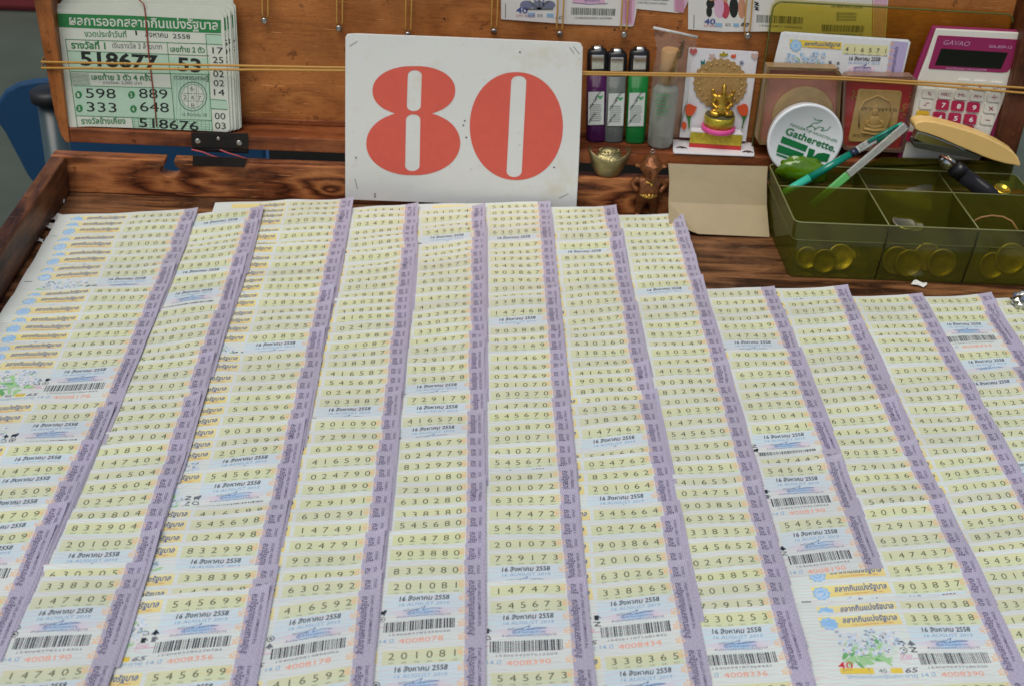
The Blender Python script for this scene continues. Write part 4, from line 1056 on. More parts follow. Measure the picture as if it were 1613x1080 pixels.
gx = [(1029, 42), (1099, 58), (1090, 72), (1087, 130), (1072, 218), (1020, 217), (1024, 160), (1035, 84)]
L = [fpl.at(*c) for c in gx]
nx, nz = 9, 14; vs = []; rb = random.Random(5)
for j in range(nz + 1):
    v = j / nz; y = 42 + (217 - 42) * v
    xl = lerp([(42, 1029), (84, 1036), (110, 1030), (160, 1024), (217, 1020)], y); xr = lerp([(42, 1094), (60, 1099), (90, 1088), (150, 1084), (217, 1070)], y)
    for i in range(nx + 1):
        u = i / nx; p = fpl.at(xl + (xr - xl) * u, y + 16 * u * (1 - v)); p[1] += .004 * math.sin(u * 9 + v * 5) * (1 - v * .6) + rb.uniform(-.0012, .0012); vs.append(p)
mb.add(vs, [(j * (nx + 1) + i, j * (nx + 1) + i + 1, (j + 1) * (nx + 1) + i + 1, (j + 1) * (nx + 1) + i) for j in range(nz) for i in range(nx)], 0, True)
bagp = mb.build('zip_bag', film, loc=fpl.at(1045, 217)); tag(bagp, 'clear plastic zip bag around the wood capped tube', 'plastic bag')
mb = MB(); mb.tube([fpl.at(1029, 44), fpl.at(1062, 51), fpl.at(1099, 59)], .0014, 8, flat=.5); mb.build('zip_seal', mat('zip_strip', (.62, .62, .60, 1), .2), bagp)

# the little shrine card
g5 = lambda cx, cy: (1060 + cx / 6.0, 70 + cy / 6.0)
whc = mat('white_glossy_card', S(222, 222, 226), .35, var=.03)
gold = mat('gold_leaf', S(198, 158, 62), .28, .85, var=.3, vscale=200, bump=.5, bscale=350)
foil = mat('gold_foil', S(196, 178, 60), .3, .6, var=.35, vscale=160, bump=.9, bscale=260)
redc, pinkc, orangec, tealc, leafc = (mat(n, S(*c), .5) for n, c in (('red_card', (190, 44, 40)), ('pink_trim', (222, 80, 150)), ('orange_card', (214, 84, 38)), ('teal_card', (30, 110, 110)), ('leaf_card', (52, 120, 50))))
lace = mat('gold_lace', S(184, 150, 96), .4, .35, var=.35, vscale=300, bump=.8, bscale=500)
dusk = mat('dusty_rose', S(196, 168, 160), .5)
SBK = onz(68 / 6 + 1060, 848 / 6 + 70, SH)
BK = Plane((0, 1.3400, SH), (0, -1, 0.05))
sh = thing('shrine_card', onz(1120, 240, SH), 'small white shrine card with golden seated deity, foil pedestal and paper roses', 'shrine')
mb = MB(); mb.prism([onz(*g5(*c), SH + .0003) for c in ((-2, 820), (60, 806), (700, 846), (742, 858), (770, 1060), (760, 1066), (10, 1036), (0, 1024))], (0, 0, .0016)); mb.build('base_card', whc, sh, bevel=.0004)
mb = MB(); mb.prism([BK.at(*g5(*c)) for c in ((62, 880), (150, 42), (160, 34), (800, 74), (808, 82), (690, 920))], (0, .0016, 0)); mb.build('back_card', whc, sh, bevel=.0003)
mb = MB(); dly = [(446 + (248 + (9 if k % 4 < 2 else -4)) * math.cos(2 * math.pi * k / 96), 372 + (234 + (9 if k % 4 < 2 else -4)) * math.sin(2 * math.pi * k / 96)) for k in range(96)]
mb.prism([BK.at(*g5(*c), .0016) for c in dly], (0, .0012, 0))
for k in range(22):
    a = 2 * math.pi * k / 22; mb.ball(BK.at(*g5(446 + 205 * math.cos(a), 372 + 192 * math.sin(a)), .0018), (.0016, .0006, .0016), 0, 8, 4)
mb.build('doily', lace, sh)
def deco(name, L, m, d=.0012):
    mb = MB(); mb.prism([BK.at(*g5(*c), d) for c in L], (0, .0008, 0)); mb.build(name, m, sh)
heart = lambda x, y, s_: [(x + s_ * a, y + s_ * b) for a, b in ((0, 1), (-1, 0.1), (-1, -.6), (-.5, -1), (0, -.5), (.5, -1), (1, -.6), (1, .1))]
deco('heart', heart(192, 70, 34), redc); deco('heart', heart(772, 114, 33), dusk)
deco('star_sticker', star(370, 118, 18, 40, 5, .3), dusk); deco('crown_sticker', [(436, 108), (446, 84), (462, 92), (478, 64), (496, 90), (514, 84), (522, 100), (480, 116)], foil)
deco('leaf_sticker', [(545, 118), (556, 94), (572, 104), (590, 88), (594, 124), (566, 130)], orangec); deco('leaf_sticker', [(262, 150), (284, 166), (300, 140), (300, 200), (286, 232), (264, 200)], tealc)
deco('flower_sticker', star(648, 174, 12, 24, 5), slate)
for s_, x in ((1, 160), (-1, 660)):
    deco('rose', [(x - s_ * 46, 590), (x - s_ * 34, 566), (x - s_ * 6, 556), (x + s_ * 20, 568), (x + s_ * 64, 588), (x + s_ * 40, 640), (x + s_ * 10, 672), (x - s_ * 30, 668), (x - s_ * 46, 630)], orangec, .0030)
    deco('stem', [(x - s_ * 44, 650), (x - s_ * 10, 676), (x + s_ * 22, 660), (x + s_ * 2, 700), (x - 4, 790), (x - 14, 790), (x - s_ * 22, 704)], leafc, .0022)
deco('rosebud', ell(102, 762, 24, 38, 14), orangec, .0030)
cen = onz(*g5(400, 960), SH)
lf, rt_ = onz(*g5(150, 972), SH + .002), onz(*g5(640, 1004), SH + .002)
yb = BK.at(*g5(400, 800))[1] - .004
bw = [(lf[0], lf[1]), (rt_[0], rt_[1]), (rt_[0] - .002, yb), (lf[0] + .002, yb)]
def ptop(x, y, Y): return ony(x, y, Y)[2]
zt0 = ptop(*g5(400, 845), (lf[1] + rt_[1]) / 2)
mb = MB(); mb.prism([(x, y, SH + .0020) for x, y in bw], (0, 0, .0045)); mb.build('pedestal_foot', redc, sh)
mb = MB(); mb.prism([(x, y, SH + .0066) for x, y in bw], (0, 0, zt0 - SH - .0066)); pd = mb.build('pedestal', foil, sh, bevel=.0006)
mb = MB(); mb.prism([(x, y, zt0 + .0002) for x, y in bw], (0, 0, .0008)); mb.build('pedestal_top', whc, sh)
dc = onz(*g5(408, 790), zt0); dcc = np.array([dc[0] + .0005, (lf[1] + yb) / 2 + .001, zt0 + .0011])
mb = MB(); mb.lathe([(.0175, 0), (.0182, .001), (.0182, .0045), (.0170, .0055)], dcc, (0, 0, 1), 36); mb.build('pink_ring', pinkc, sh)
mb = MB(); mb.lathe([(.0164, .0056), (.0164, .0165), (.0158, .0172)], dcc, (0, 0, 1), 36); mb.build('drum', foil, sh)
mb = MB(); mb.lathe([(.0156, .0173), (.0154, .0180)], dcc, (0, 0, 1), 36); mb.build('drum_top', mat('dark_felt', S(86, 82, 56), .8), sh)

def skin_figure(name, J, E_, m, parent=None, loc=None, root=0, sub=2, extra=None):
    """one continuous body grown round a skeleton"""
    me = bpy.data.meshes.new(name); o0 = np.array(loc if loc is not None else WLOC[parent.name])
    me.from_pydata([tuple(np.array(p) - o0) for p, r in J], E_, []); me.materials.append(m)
    o = bpy.data.objects.new(name, me); COL.objects.link(o)
    sk = o.modifiers.new('skin', 'SKIN'); sk.use_smooth_shade = True
    for i, (p, r) in enumerate(J):
        d = me.skin_vertices[0].data[i]; d.radius = r if hasattr(r, '__len__') else (r, r); d.use_root = (i == root)
    ss = o.modifiers.new('sub', 'SUBSURF'); ss.levels = ss.render_levels = sub
    dg = bpy.context.evaluated_depsgraph_get(); dg.update()
    nm = bpy.data.meshes.new_from_object(o.evaluated_get(dg)); o.modifiers.clear(); o.data = nm; bpy.data.meshes.remove(me)
    if not nm.materials: nm.materials.append(m)
    for p in nm.polygons: p.use_smooth = True
    if parent is not None: o.parent = parent
    else: o.location = tuple(o0)
    WLOC[o.name] = o0
    return o
def deity():
    b = dcc + np.array([0, -.002, .0180]); k = .00095; JR = 1.45
    P = lambda x, y, z: b + np.array([x, y, z]) * k
    J = [(P(0, 1, 4), .0042), (P(0, 1, 13), .0033), (P(0, 1, 20), .0038), (P(0, .5, 25), .0016), (P(0, 0, 29), .0027), (P(0, .5, 33), .0020), (P(0, .8, 36.5), .0007),
         (P(-7, -2, 4), .0030), (P(-13, -5, 3), .0024), (P(-3, -9, 3), .0020), (P(7, -2, 4), .0030), (P(13, -5, 3), .0024), (P(3, -9.5, 4.5), .0020),
         (P(-7.5, 1, 20), .0019), (P(-11, 0, 13), .0016), (P(-5, -6, 9), .0014), (P(7.5, 1, 20), .0019), (P(11, 0, 13), .0016), (P(5, -6, 9), .0014),
         (P(-11.5, 3, 24), .0014), (P(-12, 1, 30), .0012), (P(11.5, 3, 24), .0014), (P(12, 1, 30), .0012), (P(0, -3.5, 26), .0010), (P(.5, -5, 21), .0009)]
    E_ = [(0, 1), (1, 2), (2, 3), (3, 4), (4, 5), (5, 6), (0, 7), (7, 8), (8, 9), (0, 10), (10, 11), (11, 12), (2, 13), (13, 14), (14, 15), (2, 16), (16, 17), (17, 18), (13, 19), (19, 20), (16, 21), (21, 22), (4, 23), (23, 24)]
    return skin_figure('deity_figure', [(p, r * JR) for p, r in J], E_, gold, sh)
deity()
bpm = mat('brown_print', S(70, 48, 40), .6)
for c in ((80, 980), (705, 1020)):
    mb = MB(); p = onz(*g5(*c), SH + .0022); mb.prism([p + np.array([x, y, 0]) * .001 for x, y in ((-6, -1), (-3, 2), (0, 3), (3, 2), (6, -1), (3, 0), (1, -2), (-1, 0), (-4, -.5))], (0, 0, .0008))
    mb.build('corner_mark', bpm, sh)

# golden ingot on the rear rail
ig = ony(957, 270, 1.3095); ib = np.array([ig[0], 1.3105, ZT + .0003])
brass = mat('pale_brass', S(152, 142, 100), .34, .85, var=.3, vscale=160, bump=.8, bscale=420)
mb = MB(); N, M = 40, 9; vs = []
wt = abs(ony(990, 240, 1.31)[0] - ony(924, 234, 1.31)[0]) / 2
ht = ony(957, 233, 1.31)[2] - ZT
def ing_ring(r, z, s_):                               # boat outline: long in X, tips raised
    return [(ib[0] + r * math.cos(a), ib[1] + .62 * r * math.sin(a), ib[2] + z + s_ * abs(math.cos(a)) ** 1.6) for a in np.linspace(0, 2 * math.pi, N + 1)[:-1]]
rings = [(0.50 * wt, 0, 0), (0.62 * wt, .08 * ht, 0.02 * ht), (0.77 * wt, .26 * ht, .05 * ht), (0.90 * wt, .48 * ht, .15 * ht), (1.0 * wt, .66 * ht, .30 * ht), (.97 * wt, .67 * ht, .29 * ht), (.86 * wt, .62 * ht, .16 * ht), (.70 * wt, .62 * ht, .04 * ht), (.58 * wt, .80 * ht, 0), (.38 * wt, .94 * ht, 0), (.1 * wt, .99 * ht, 0)]
R = [ing_ring(*r) for r in rings]
mb.add([p for r in R for p in r], [(i * N + k, i * N + (k + 1) % N, (i + 1) * N + (k + 1) % N, (i + 1) * N + k) for i in range(len(R) - 1) for k in range(N)] + [tuple(range(N - 1, -1, -1)), tuple((len(R) - 1) * N + k for k in range(N))], 0, True)
for k in range(18):
    a = 2 * math.pi * k / 18; mb.ball((ib[0] + .46 * wt * math.cos(a), ib[1] + .29 * wt * math.sin(a), ib[2] + .89 * ht), .0013, 0, 8, 5)
for k in range(9): mb.ball((ib[0] + (k - 4) * .0028, ib[1] - .42 * wt + .0007 * abs(k - 4), ib[2] + .34 * ht + .001 * (k % 2)), (.0014, .0008, .002), 0, 8, 5)
tag(mb.build('gold_ingot', brass, loc=ib), 'small boat shaped golden ingot resting on the case rail left of the figurine', 'ingot')

# bronze standing figurine, hands on hips
fg = onz(1017, 334, .0005); fy = YR - .009
fb = np.array([ony(1017, 335, fy)[0], fy, .0006])
fh = ony(1019, 241, fy)[2]; k_ = fh / 100.0
bronze = mat('aged_bronze', S(126, 78, 44), .36, .5, var=.75, vscale=230, bump=.9, bscale=300)
F = lambda x, y, z: fb + np.array([x, y, z]) * k_
J = [(F(0, 0, 40), 12 * k_), (F(0, -2, 50), 13 * k_), (F(0, 0, 60), 11.5 * k_), (F(0, 0, 66), 8 * k_), (F(0, -1, 75), 12.5 * k_), (F(0, 0, 86), 14 * k_), (F(0, 0, 93), 11 * k_), (F(0, 0, 98), 3 * k_),
     (F(-8, 0, 31), 8.5 * k_), (F(-10, 0, 18), 6 * k_), (F(-11, 0, 6), 5.5 * k_), (F(-13, -7, 2.6), 3.6 * k_), (F(8, 0, 31), 8.5 * k_), (F(10, 0, 18), 6 * k_), (F(11, 0, 6), 5.5 * k_), (F(13, -7, 2.6), 3.6 * k_),
     (F(-15, 0, 61), 6 * k_), (F(-24, 1, 53), 4.6 * k_), (F(-14, -5, 42), 4 * k_), (F(15, 0, 61), 6 * k_), (F(24, 1, 53), 4.6 * k_), (F(14, -5, 42), 4 * k_),
     (F(2, -15, 79), 5.5 * k_), (F(3.5, -18, 71), 5.2 * k_), (F(3, -17, 63), 3.6 * k_),
     (F(-15, 2, 79), (6 * k_, 3 * k_)), (F(-23, 3, 81), (9 * k_, 2.6 * k_)), (F(15, 2, 79), (6 * k_, 3 * k_)), (F(23, 3, 81), (9 * k_, 2.6 * k_))]
E_ = [(0, 1), (1, 2), (2, 3), (3, 4), (4, 5), (5, 6), (6, 7), (0, 8), (8, 9), (9, 10), (10, 11), (0, 12), (12, 13), (13, 14), (14, 15), (2, 16), (16, 17), (17, 18), (2, 19), (19, 20), (20, 21), (4, 22), (22, 23), (23, 24), (4, 25), (25, 26), (4, 27), (27, 28)]
fgr = thing('figurine', fb, 'small bronze figurine with big ears and hands on hips beside the brown cardboard', 'figurine')
skin_figure('body', J, E_, bronze, fgr)
gb = mat('worn_gold', S(186, 146, 70), .3, .8, var=.3, vscale=200)
mb = MB(); mb.tube([F(12.5 * math.cos(a), -2 + 12.5 * math.sin(a), 41 + 2 * math.sin(a)) for a in np.linspace(0, 2 * math.pi, 25)], 2.2 * k_, 8); mb.ball(F(0, -14, 41), 3.4 * k_); mb.ball(F(-5, -13.6, 41.5), 2.2 * k_); mb.ball(F(5, -13.6, 41.5), 2.2 * k_); mb.build('belt', gb, fgr)
mb = MB(); mb.tube([F(8 * math.cos(a), -3 + 9 * math.sin(a), 62 - 3 * abs(math.sin(a))) for a in np.linspace(math.pi, 2 * math.pi, 12)], 1.3 * k_, 6); mb.ball(F(2, -13, 57), 2.6 * k_); mb.build('necklace', gb, fgr)
eye = mat('dark_enamel', (.012, .012, .02, 1), .3)
mb = MB(); mb.ball(F(-5.5, -13.6, 84), (2.6 * k_, 1.4 * k_, 1.3 * k_)); mb.ball(F(6.5, -13.6, 84), (2.6 * k_, 1.4 * k_, 1.3 * k_)); mb.build('eyes', eye, fgr)
mb = MB(); mb.tube([F(2.6 * math.cos(a), .6, 101.6 + 2.6 * math.sin(a)) for a in np.linspace(0, 2 * math.pi, 17)], .8 * k_, 6); mb.build('hanging_loop', steel, fgr)
# folded brown cardboard
brown = mat('brown_cardboard', S(170, 155, 122), .75, var=.07, vscale=60, bump=.2, bscale=250)
g6 = lambda cx, cy: (880 + cx / 3.6, 40 + cy / 3.6)
def bp(c, z, Y=None): return ony(*g6(*c), Y)
r0 = [bp((621, 784), 0, 1.3005), bp((820, 792), 0, 1.3005), bp((1185, 800), 0, 1.3005)]
r1 = [bp((628, 882), 0, 1.2945), bp((820, 880), 0, 1.2950), bp((1180, 888), 0, 1.2945)]
r2 = [bp((622, 1004), 0, 1.2860), bp((820, 1012), 0, 1.2855), bp((1180, 1024), 0, 1.2860)]
r3 = [onz(1054, 352, .0145), onz(1100, 369, .004), onz(1212, 374, .001)]
r4 = r3
mb = MB(); vs = r0 + r1 + r2 + r3; fs = [(j * 3 + i, j * 3 + i + 1, (j + 1) * 3 + i + 1, (j + 1) * 3 + i) for j in range(3) for i in range(2)]
mb.add(vs, fs, 0, False)
o = mb.build('cardboard', brown, loc=r3[1]); sm_ = o.modifiers.new('thick', 'SOLIDIFY'); sm_.thickness = .0009; sm_.offset = 0
tag(o, 'creased brown cardboard piece leaning on the rear rail beside the green box', 'cardboard')
# ------------------------------------------------------------------ right side: green box and the things round it
olive = clear('olive_plastic', (.66, .64, .12, 1), 1, .16, .30, .23, (.17, .175, .025, 1))
olive2 = clear('olive_lid_plastic', (.93, .84, .32, 1), 1, .12, .22, .03, (.12, .13, .02, 1))
rimm = mat('olive_rim', (.085, .095, .018, 1), .25, var=.2)
g7 = lambda cx, cy: (1180 + cx / 3.6, 180 + cy / 3.6)
BX = thing('compartment_box', onz(1400, 440, 0), 'translucent olive green plastic box with six compartments standing on the case floor', 'storage box')
ZB_ = .0662
x0b, x0t, x1b, x1t = .3345, .3285, .592, .5975
yfb, yft, yrb, yrt = 1.1712, 1.1610, 1.2950, 1.3015
def wallq(mb, P, th, m=0):                    # a thin wall: quad given thickness along its normal
    P = [np.array(p, float) for p in P]; n = np.cross(P[1] - P[0], P[3] - P[0]); n /= np.linalg.norm(n); mb.prism(P, n * th, m)
z0b = .0006; t_ = .0016
# outer shell with a step below the rim, as rings
def ring(z, f):                               # f 0 bottom .. 1 top, rounded corners
    xa, xb, ya, yb = x0b + (x0t - x0b) * f, x1b + (x1t - x1b) * f, yfb + (yft - yfb) * f, yrb + (yrt - yrb) * f
    r = .007; out = []
    for cx, cy, a0 in ((xb - r, yb - r, 0), (xa + r, yb - r, 90), (xa + r, ya + r, 180), (xb - r, ya + r, 270)):
        for k in range(5): a = math.radians(a0 + 22.5 * k); out.append((cx + r * math.cos(a), cy + r * math.sin(a), z))
    return out
def shell(mb, specs, m=0):
    R = [ring(z, f) for z, f in specs]; n = len(R[0])
    mb.add([p for r in R for p in r], [(i * n + k, i * n + (k + 1) % n, (i + 1) * n + (k + 1) % n, (i + 1) * n + k) for i in range(len(R) - 1) for k in range(n)], m, False)
mb = MB(); shell(mb, [(.0022, -.02), (.0006, .0), (.046, .70), (.0465, .78), (ZB_, 1.0)]); mb.poly(ring(.0022, -.06)[::-1]); mb.build('shell', olive, BX)
ymid_t, ymid_b = onz(1420, 302, ZB_ - .002)[1], 1.238
mb = MB(); wallq(mb, [(x0b + .001, ymid_b, .003), (x1b - .001, ymid_b, .003), (x1t - .0015, ymid_t, ZB_ - .002), (x0t + .0015, ymid_t, ZB_ - .002)], t_); mb.build('divider', olive, BX)
dx1 = (onz(1353, 270, ZB_)[0] + onz(1399, 356, ZB_)[0]) / 2; dx2 = (onz(1477, 266, ZB_)[0] + onz(1541, 363, ZB_)[0]) / 2
for dx in (dx1, dx2):
    for ya, yb, yc, yd in ((yfb + .001, ymid_b - .0003, ymid_t - .0003, yft + .001), (ymid_b + t_ + .0003, yrb - .001, yrt - .001, ymid_t + t_ + .0003)):
        mb = MB(); wallq(mb, [(dx, ya, .003), (dx, yb, .003), (dx, yc, ZB_ - .002), (dx, yd, ZB_ - .002)], t_); mb.build('divider', olive, BX)
# paler rims and dark mould lines
rim2 = mat('pale_rim', (.20, .21, .075, 1), .3, var=.3, vscale=300)
top = ring(ZB_ + .0004, 1.0)
mb = MB(); mb.tube(top + [top[0]], .0007, 6, cap=False); mb.build('rim', rim2, BX)
st_ = ring(.0462, .76); mb = MB(); mb.tube(st_ + [st_[0]], .0006, 6, cap=False); mb.build('step_line', rimm, BX)
mb = MB(); mb.tube([(x0t + .002, ymid_t + .0008, ZB_ - .0014), (x1t - .002, ymid_t + .0008, ZB_ - .0014)], .0007, 6)
for dx in (dx1, dx2): mb.tube([(dx + .0008, yft + .002, ZB_ - .0014), (dx + .0008, yrt - .002, ZB_ - .0014)], .0007, 6)
mb.build('divider_rim', rim2, BX)
for dx in (dx1, dx2):
    mb = MB(); mb.tube([(dx, yft - .0002, ZB_ - .001), (dx, yft + .0012, .0465), (dx, yfb - .0002, .002)], .0007, 6); mb.build('mould_line', mat('mould_dark', (.018, .02, .005, 1), .5), BX)
# raised hinge flange at the back
mb = MB(); mb.prism([ony(1340, 268, yrt) * [1, 0, 1] + [0, yrt + .0004, 0], ony(1391, 249, yrt) * [1, 0, 1] + [0, yrt + .0004, 0], (x1t - .004, yrt + .0004, ony(1600, 256, yrt)[2]), (x1t - .004, yrt + .0004, ZB_), (dx1 - .03, yrt + .0004, ZB_)], (0, .0014, 0)); mb.build('hinge_flange', olive, BX)

# its lid, standing upright against the panel
GL = 1.3365
A0, A1 = ony(1221, 4, GL), ony(1613, 19, GL)
lidg = thing('box_lid', (.45, GL, SH), 'translucent green plastic lid standing upright in the case lid behind the calculator', 'box lid')
zt_ = A0[2]; xa_, xb_ = A0[0] - .0005, .5685
ol = []
for cx, cz, a0 in ((xb_ - .01, zt_ - .01, 0), (xa_ + .008, zt_ - .008, 90)):
    for k in range(6): a = math.radians(a0 + 18 * k); ol.append((cx + .009 * math.cos(a), cz + .009 * math.sin(a)))
ol += [(xa_, SH + .0006), (xb_, SH + .0006)]
mb = MB(); mb.poly([(x, GL, z) for x, z in ol]); mb.build('lid_sheet', olive2, lidg)
mb = MB()
n = len(ol)
for i in range(n):
    a, b = ol[i], ol[(i + 1) % n]; mb.quad((a[0], GL, a[1]), (b[0], GL, b[1]), (b[0], GL + .009, b[1]), (a[0], GL + .009, a[1]))
mb.build('lid_wall', olive2, lidg)
mb = MB(); mb.tube([(x, GL - .0004, z) for x, z in ol[:-1]], .0009, 6); mb.build('lid_rim', mat('olive_edge', (.10, .125, .03, 1), .25), lidg)

# coins lying in the front compartments
coin_m = mat('coin_brass', S(170, 152, 84), .35, .7, var=.25, vscale=220, bump=.4, bscale=500); coin_s = mat('coin_silver', S(170, 168, 158), .32, .8, var=.2, vscale=220, bump=.4, bscale=500)
def coin(label, px, py, Y, r, lean_, m=coin_m, tilt=0.0):
    c = ony(px, py, Y); c[2] = max(c[2], r * math.cos(lean_) + .0032)
    ax = (math.sin(tilt), -math.cos(lean_), math.sin(lean_)); mb = MB()
    mb.lathe([(r * .82, -.0009), (r * .97, -.0010), (r, -.0007), (r, .0007), (r * .97, .0010), (r * .86, .0010), (r * .84, .0006), (r * .3, .0007), (0, .0009)], c, ax, 28)
    tag(mb.build('coin', m, loc=c), label, 'coin', 'coins in the green box')
fy_ = 1.1785
coin('single coin leaning behind the front wall of the left compartment', 1297, 420, fy_ + .001, .0125, .25)
coin('left coin of the leaning cluster in the middle front compartment', 1411, 415, fy_ + .006, .0145, .3)
coin('coin in front of the leaning cluster, middle front compartment', 1430, 423, fy_ - .0002, .0145, .22)
coin('rearmost coin of the leaning cluster in the middle front compartment', 1460, 405, fy_ + .011, .0145, .35)
coin('right coin standing apart in the middle front compartment', 1482, 421, fy_ + .002, .0150, .2)
coin('large coin in the right front compartment below the brown rubber loop', 1592, 408, fy_ + .004, .0165, .3)
coin('dull coin half hidden behind the single one in the left compartment', 1322, 416, fy_ + .012, .0135, .5)
coin('small coin against the left wall of the left front compartment', 1268, 424, fy_ + .010, .0115, .4)
coin('coin at the left side of the right front compartment', 1562, 424, fy_ + .003, .0140, .3)
def flatcoin(label, px, py, z, m):
    c = onz(px, py, z); mb = MB(); mb.lathe([(.0105, 0), (.0125, .0001), (.0128, .0006), (.0125, .0016), (.0108, .0017), (.0104, .0013), (0, .0014)], c, (.08, -.15, 1), 28); tag(mb.build('coin', m, loc=c), label, 'coin', 'coins in the green box')
flatcoin('silver coin lying flat on top of the pile in the middle front compartment', 1424, 352, .034, coin_s)
flatcoin('dark coin lying flat at the floor of the left front compartment', 1330, 400, .0036, coin_m)
flatcoin('silver coin under the topmost one in the middle front compartment', 1436, 354, .031, coin_s)

# pens, bag, lighter and odds and ends standing in the box
teal = mat('teal_plastic', S(0, 128, 106), .2, var=.15, vscale=90, coat=.4); teal2 = mat('pale_teal', S(60, 190, 160), .25)
def at_(x, y, Y): return ony(x, y, Y)
pn = thing('pen', at_(1245, 297, 1.268), 'teal green ballpoint pen with barcode sticker leaning out of the green box', 'pen')
a, b = at_(1243, 299, 1.268), at_(1421, 196, 1.297)
def seg(u): return a + (b - a) * u
mb = MB(); mb.tube([seg(-.07), seg(.0), seg(.18)], [.0034, .0042, .0044], 16); mb.build('grip', teal2, pn)
mb = MB(); mb.tube([seg(.181), seg(.54)], [.0042, .0040], 16); mb.build('barrel', teal, pn)
mb = MB(); mb.tube([seg(.541), seg(.60)], .0041, 16); mb.build('band', mat('navy_band', (.012, .02, .05, 1), .3), pn)
mb = MB(); mb.tube([seg(.601), seg(.76)], .0041, 16); stk = mb.build('sticker', lab, pn)
nrm = np.cross(np.cross((b - a), np.array([0, -.55, .83])), (b - a)); nrm /= np.linalg.norm(nrm)
side = np.cross((b - a) / np.linalg.norm(b - a), nrm)
mb = MB(); rb = random.Random(8); u = .615
while u < .75:
    w = rb.choice([.003, .005, .008]); mb.poly([seg(u) + nrm * .0043 - side * .002, seg(u + w) + nrm * .0043 - side * .002, seg(u + w) + nrm * .0043 + side * .0026, seg(u) + nrm * .0043 + side * .0026]); u += w + rb.choice([.004, .006])
mb.build('barcode', blk, stk)
mb = MB(); mb.tube([seg(.761), seg(.93)], [.0042, .0038], 16); mb.build('cap', teal, pn)
mb = MB(); mb.tube([seg(.93), seg(1.0)], [.0030, .0028], 12); mb.build('push_button', teal2, pn)
mb = MB(); mb.tube([seg(.70) + nrm * .0062, seg(.95) + nrm * .0058, seg(.955) + nrm * .003], .0012, 8, flat=1.8); mb.build('clip', teal, pn)
a, b = at_(1303, 302, 1.262), at_(1424, 200, 1.290)
clr = clear('clear_handle', (.88, .9, .84, 1), 1, .12, .5, .30, (.62, .64, .58, 1))
cu_ = thing('craft_knife', seg(0), 'clear handled craft knife with green end leaning behind the teal pen', 'craft knife')
d_ = (b - a) / np.linalg.norm(b - a); wv = np.cross(d_, np.array([0, -1.0, .3])); wv /= np.linalg.norm(wv); nv_ = np.cross(wv, d_)
def slab(u0, u1, w0, w1, th): return [seg(u0) - wv * w0, seg(u1) - wv * w1, seg(u1) + wv * w1, seg(u0) + wv * w0]
mb = MB(); mb.prism(slab(.26, 1.02, .0042, .0048, 0), nv_ * .004); mb.build('handle', clr, cu_, bevel=.0012)
mb = MB(); mb.prism(slab(-.22, .259, .0036, .0042, 0), nv_ * .004); mb.build('handle_end', mat('lime_plastic', S(92, 176, 92), .3), cu_, bevel=.001)
mb = MB(); p = seg(.965) - nv_ * .0002
for sg in (-1, 1): mb.tube([p + d_ * .0016 * sg + (wv * math.cos(t) + d_ * math.sin(t)) * .0018 - nv_ * .0004 for t in np.linspace(0, 6.2832, 13)], .0006, 6)
mb.build('finger_holes', mat('maroon_hole', S(92, 34, 34), .5), cu_)
mb = MB(); mb.prism([seg(.28) - wv * .002 - nv_ * .0003, seg(.62) - wv * .0022 - nv_ * .0003, seg(.62) + wv * .0012 - nv_ * .0003, seg(.28) + wv * .001 - nv_ * .0003], -nv_ * .0002); mb.build('paper_label', lab, cu_)
# black lighter in the right rear compartment
a, b = at_(1562, 310, 1.262), at_(1481, 248, 1.288)
bl = thing('cigarette_lighter', a, 'dark see-through cigarette lighter tilted in the right rear compartment of the green box', 'lighter')
smoke = tinted('lighter_body_smoke', (.05, .05, .06, 1))
mb = MB(); mb.tube([seg(-.1), seg(.02), seg(.55)], [.0085, .0092, .0092], 18, flat=.65); mb.build('body', smoke, bl)
mb = MB(); mb.tube([seg(.551), seg(.74)], .0094, 18, flat=.68); mb.build('collar', blkp, bl)
mb = MB(); mb.tube([seg(.741), seg(.93)], .0074, 10, flat=.75); mb.build('metal_hood', metal, bl)
mb = MB(); mb.tube([seg(.745) + nrm * .007, seg(.9) + nrm * .0085, seg(1.0) + nrm * .004, seg(1.0) - nrm * .003], .0014, 8); mb.build('wire_guard', mat('copper_wire', S(150, 110, 86), .3, .8), bl)
mb = MB(); mb.tube([seg(.935), seg(.985)], .0045, 12); mb.build('spark_wheel', metal, bl)
# brass knob
c = at_(1573, 309, 1.268)
kb = mat('brass', S(206, 176, 60), .22, .9, var=.2)
mb = MB(); mb.lathe([(.0082, -.012), (.0092, -.011), (.0092, .004), (.0075, .005), (.0075, .0062), (.0094, .0072), (.0094, .0100), (.0070, .011), (.0066, .0085), (0, .0085)], c, (.12, -.25, 1), 28); tag(mb.build('screw_cap', kb, loc=c), 'ribbed golden screw cap beside the dark lighter in the green box', 'screw cap')
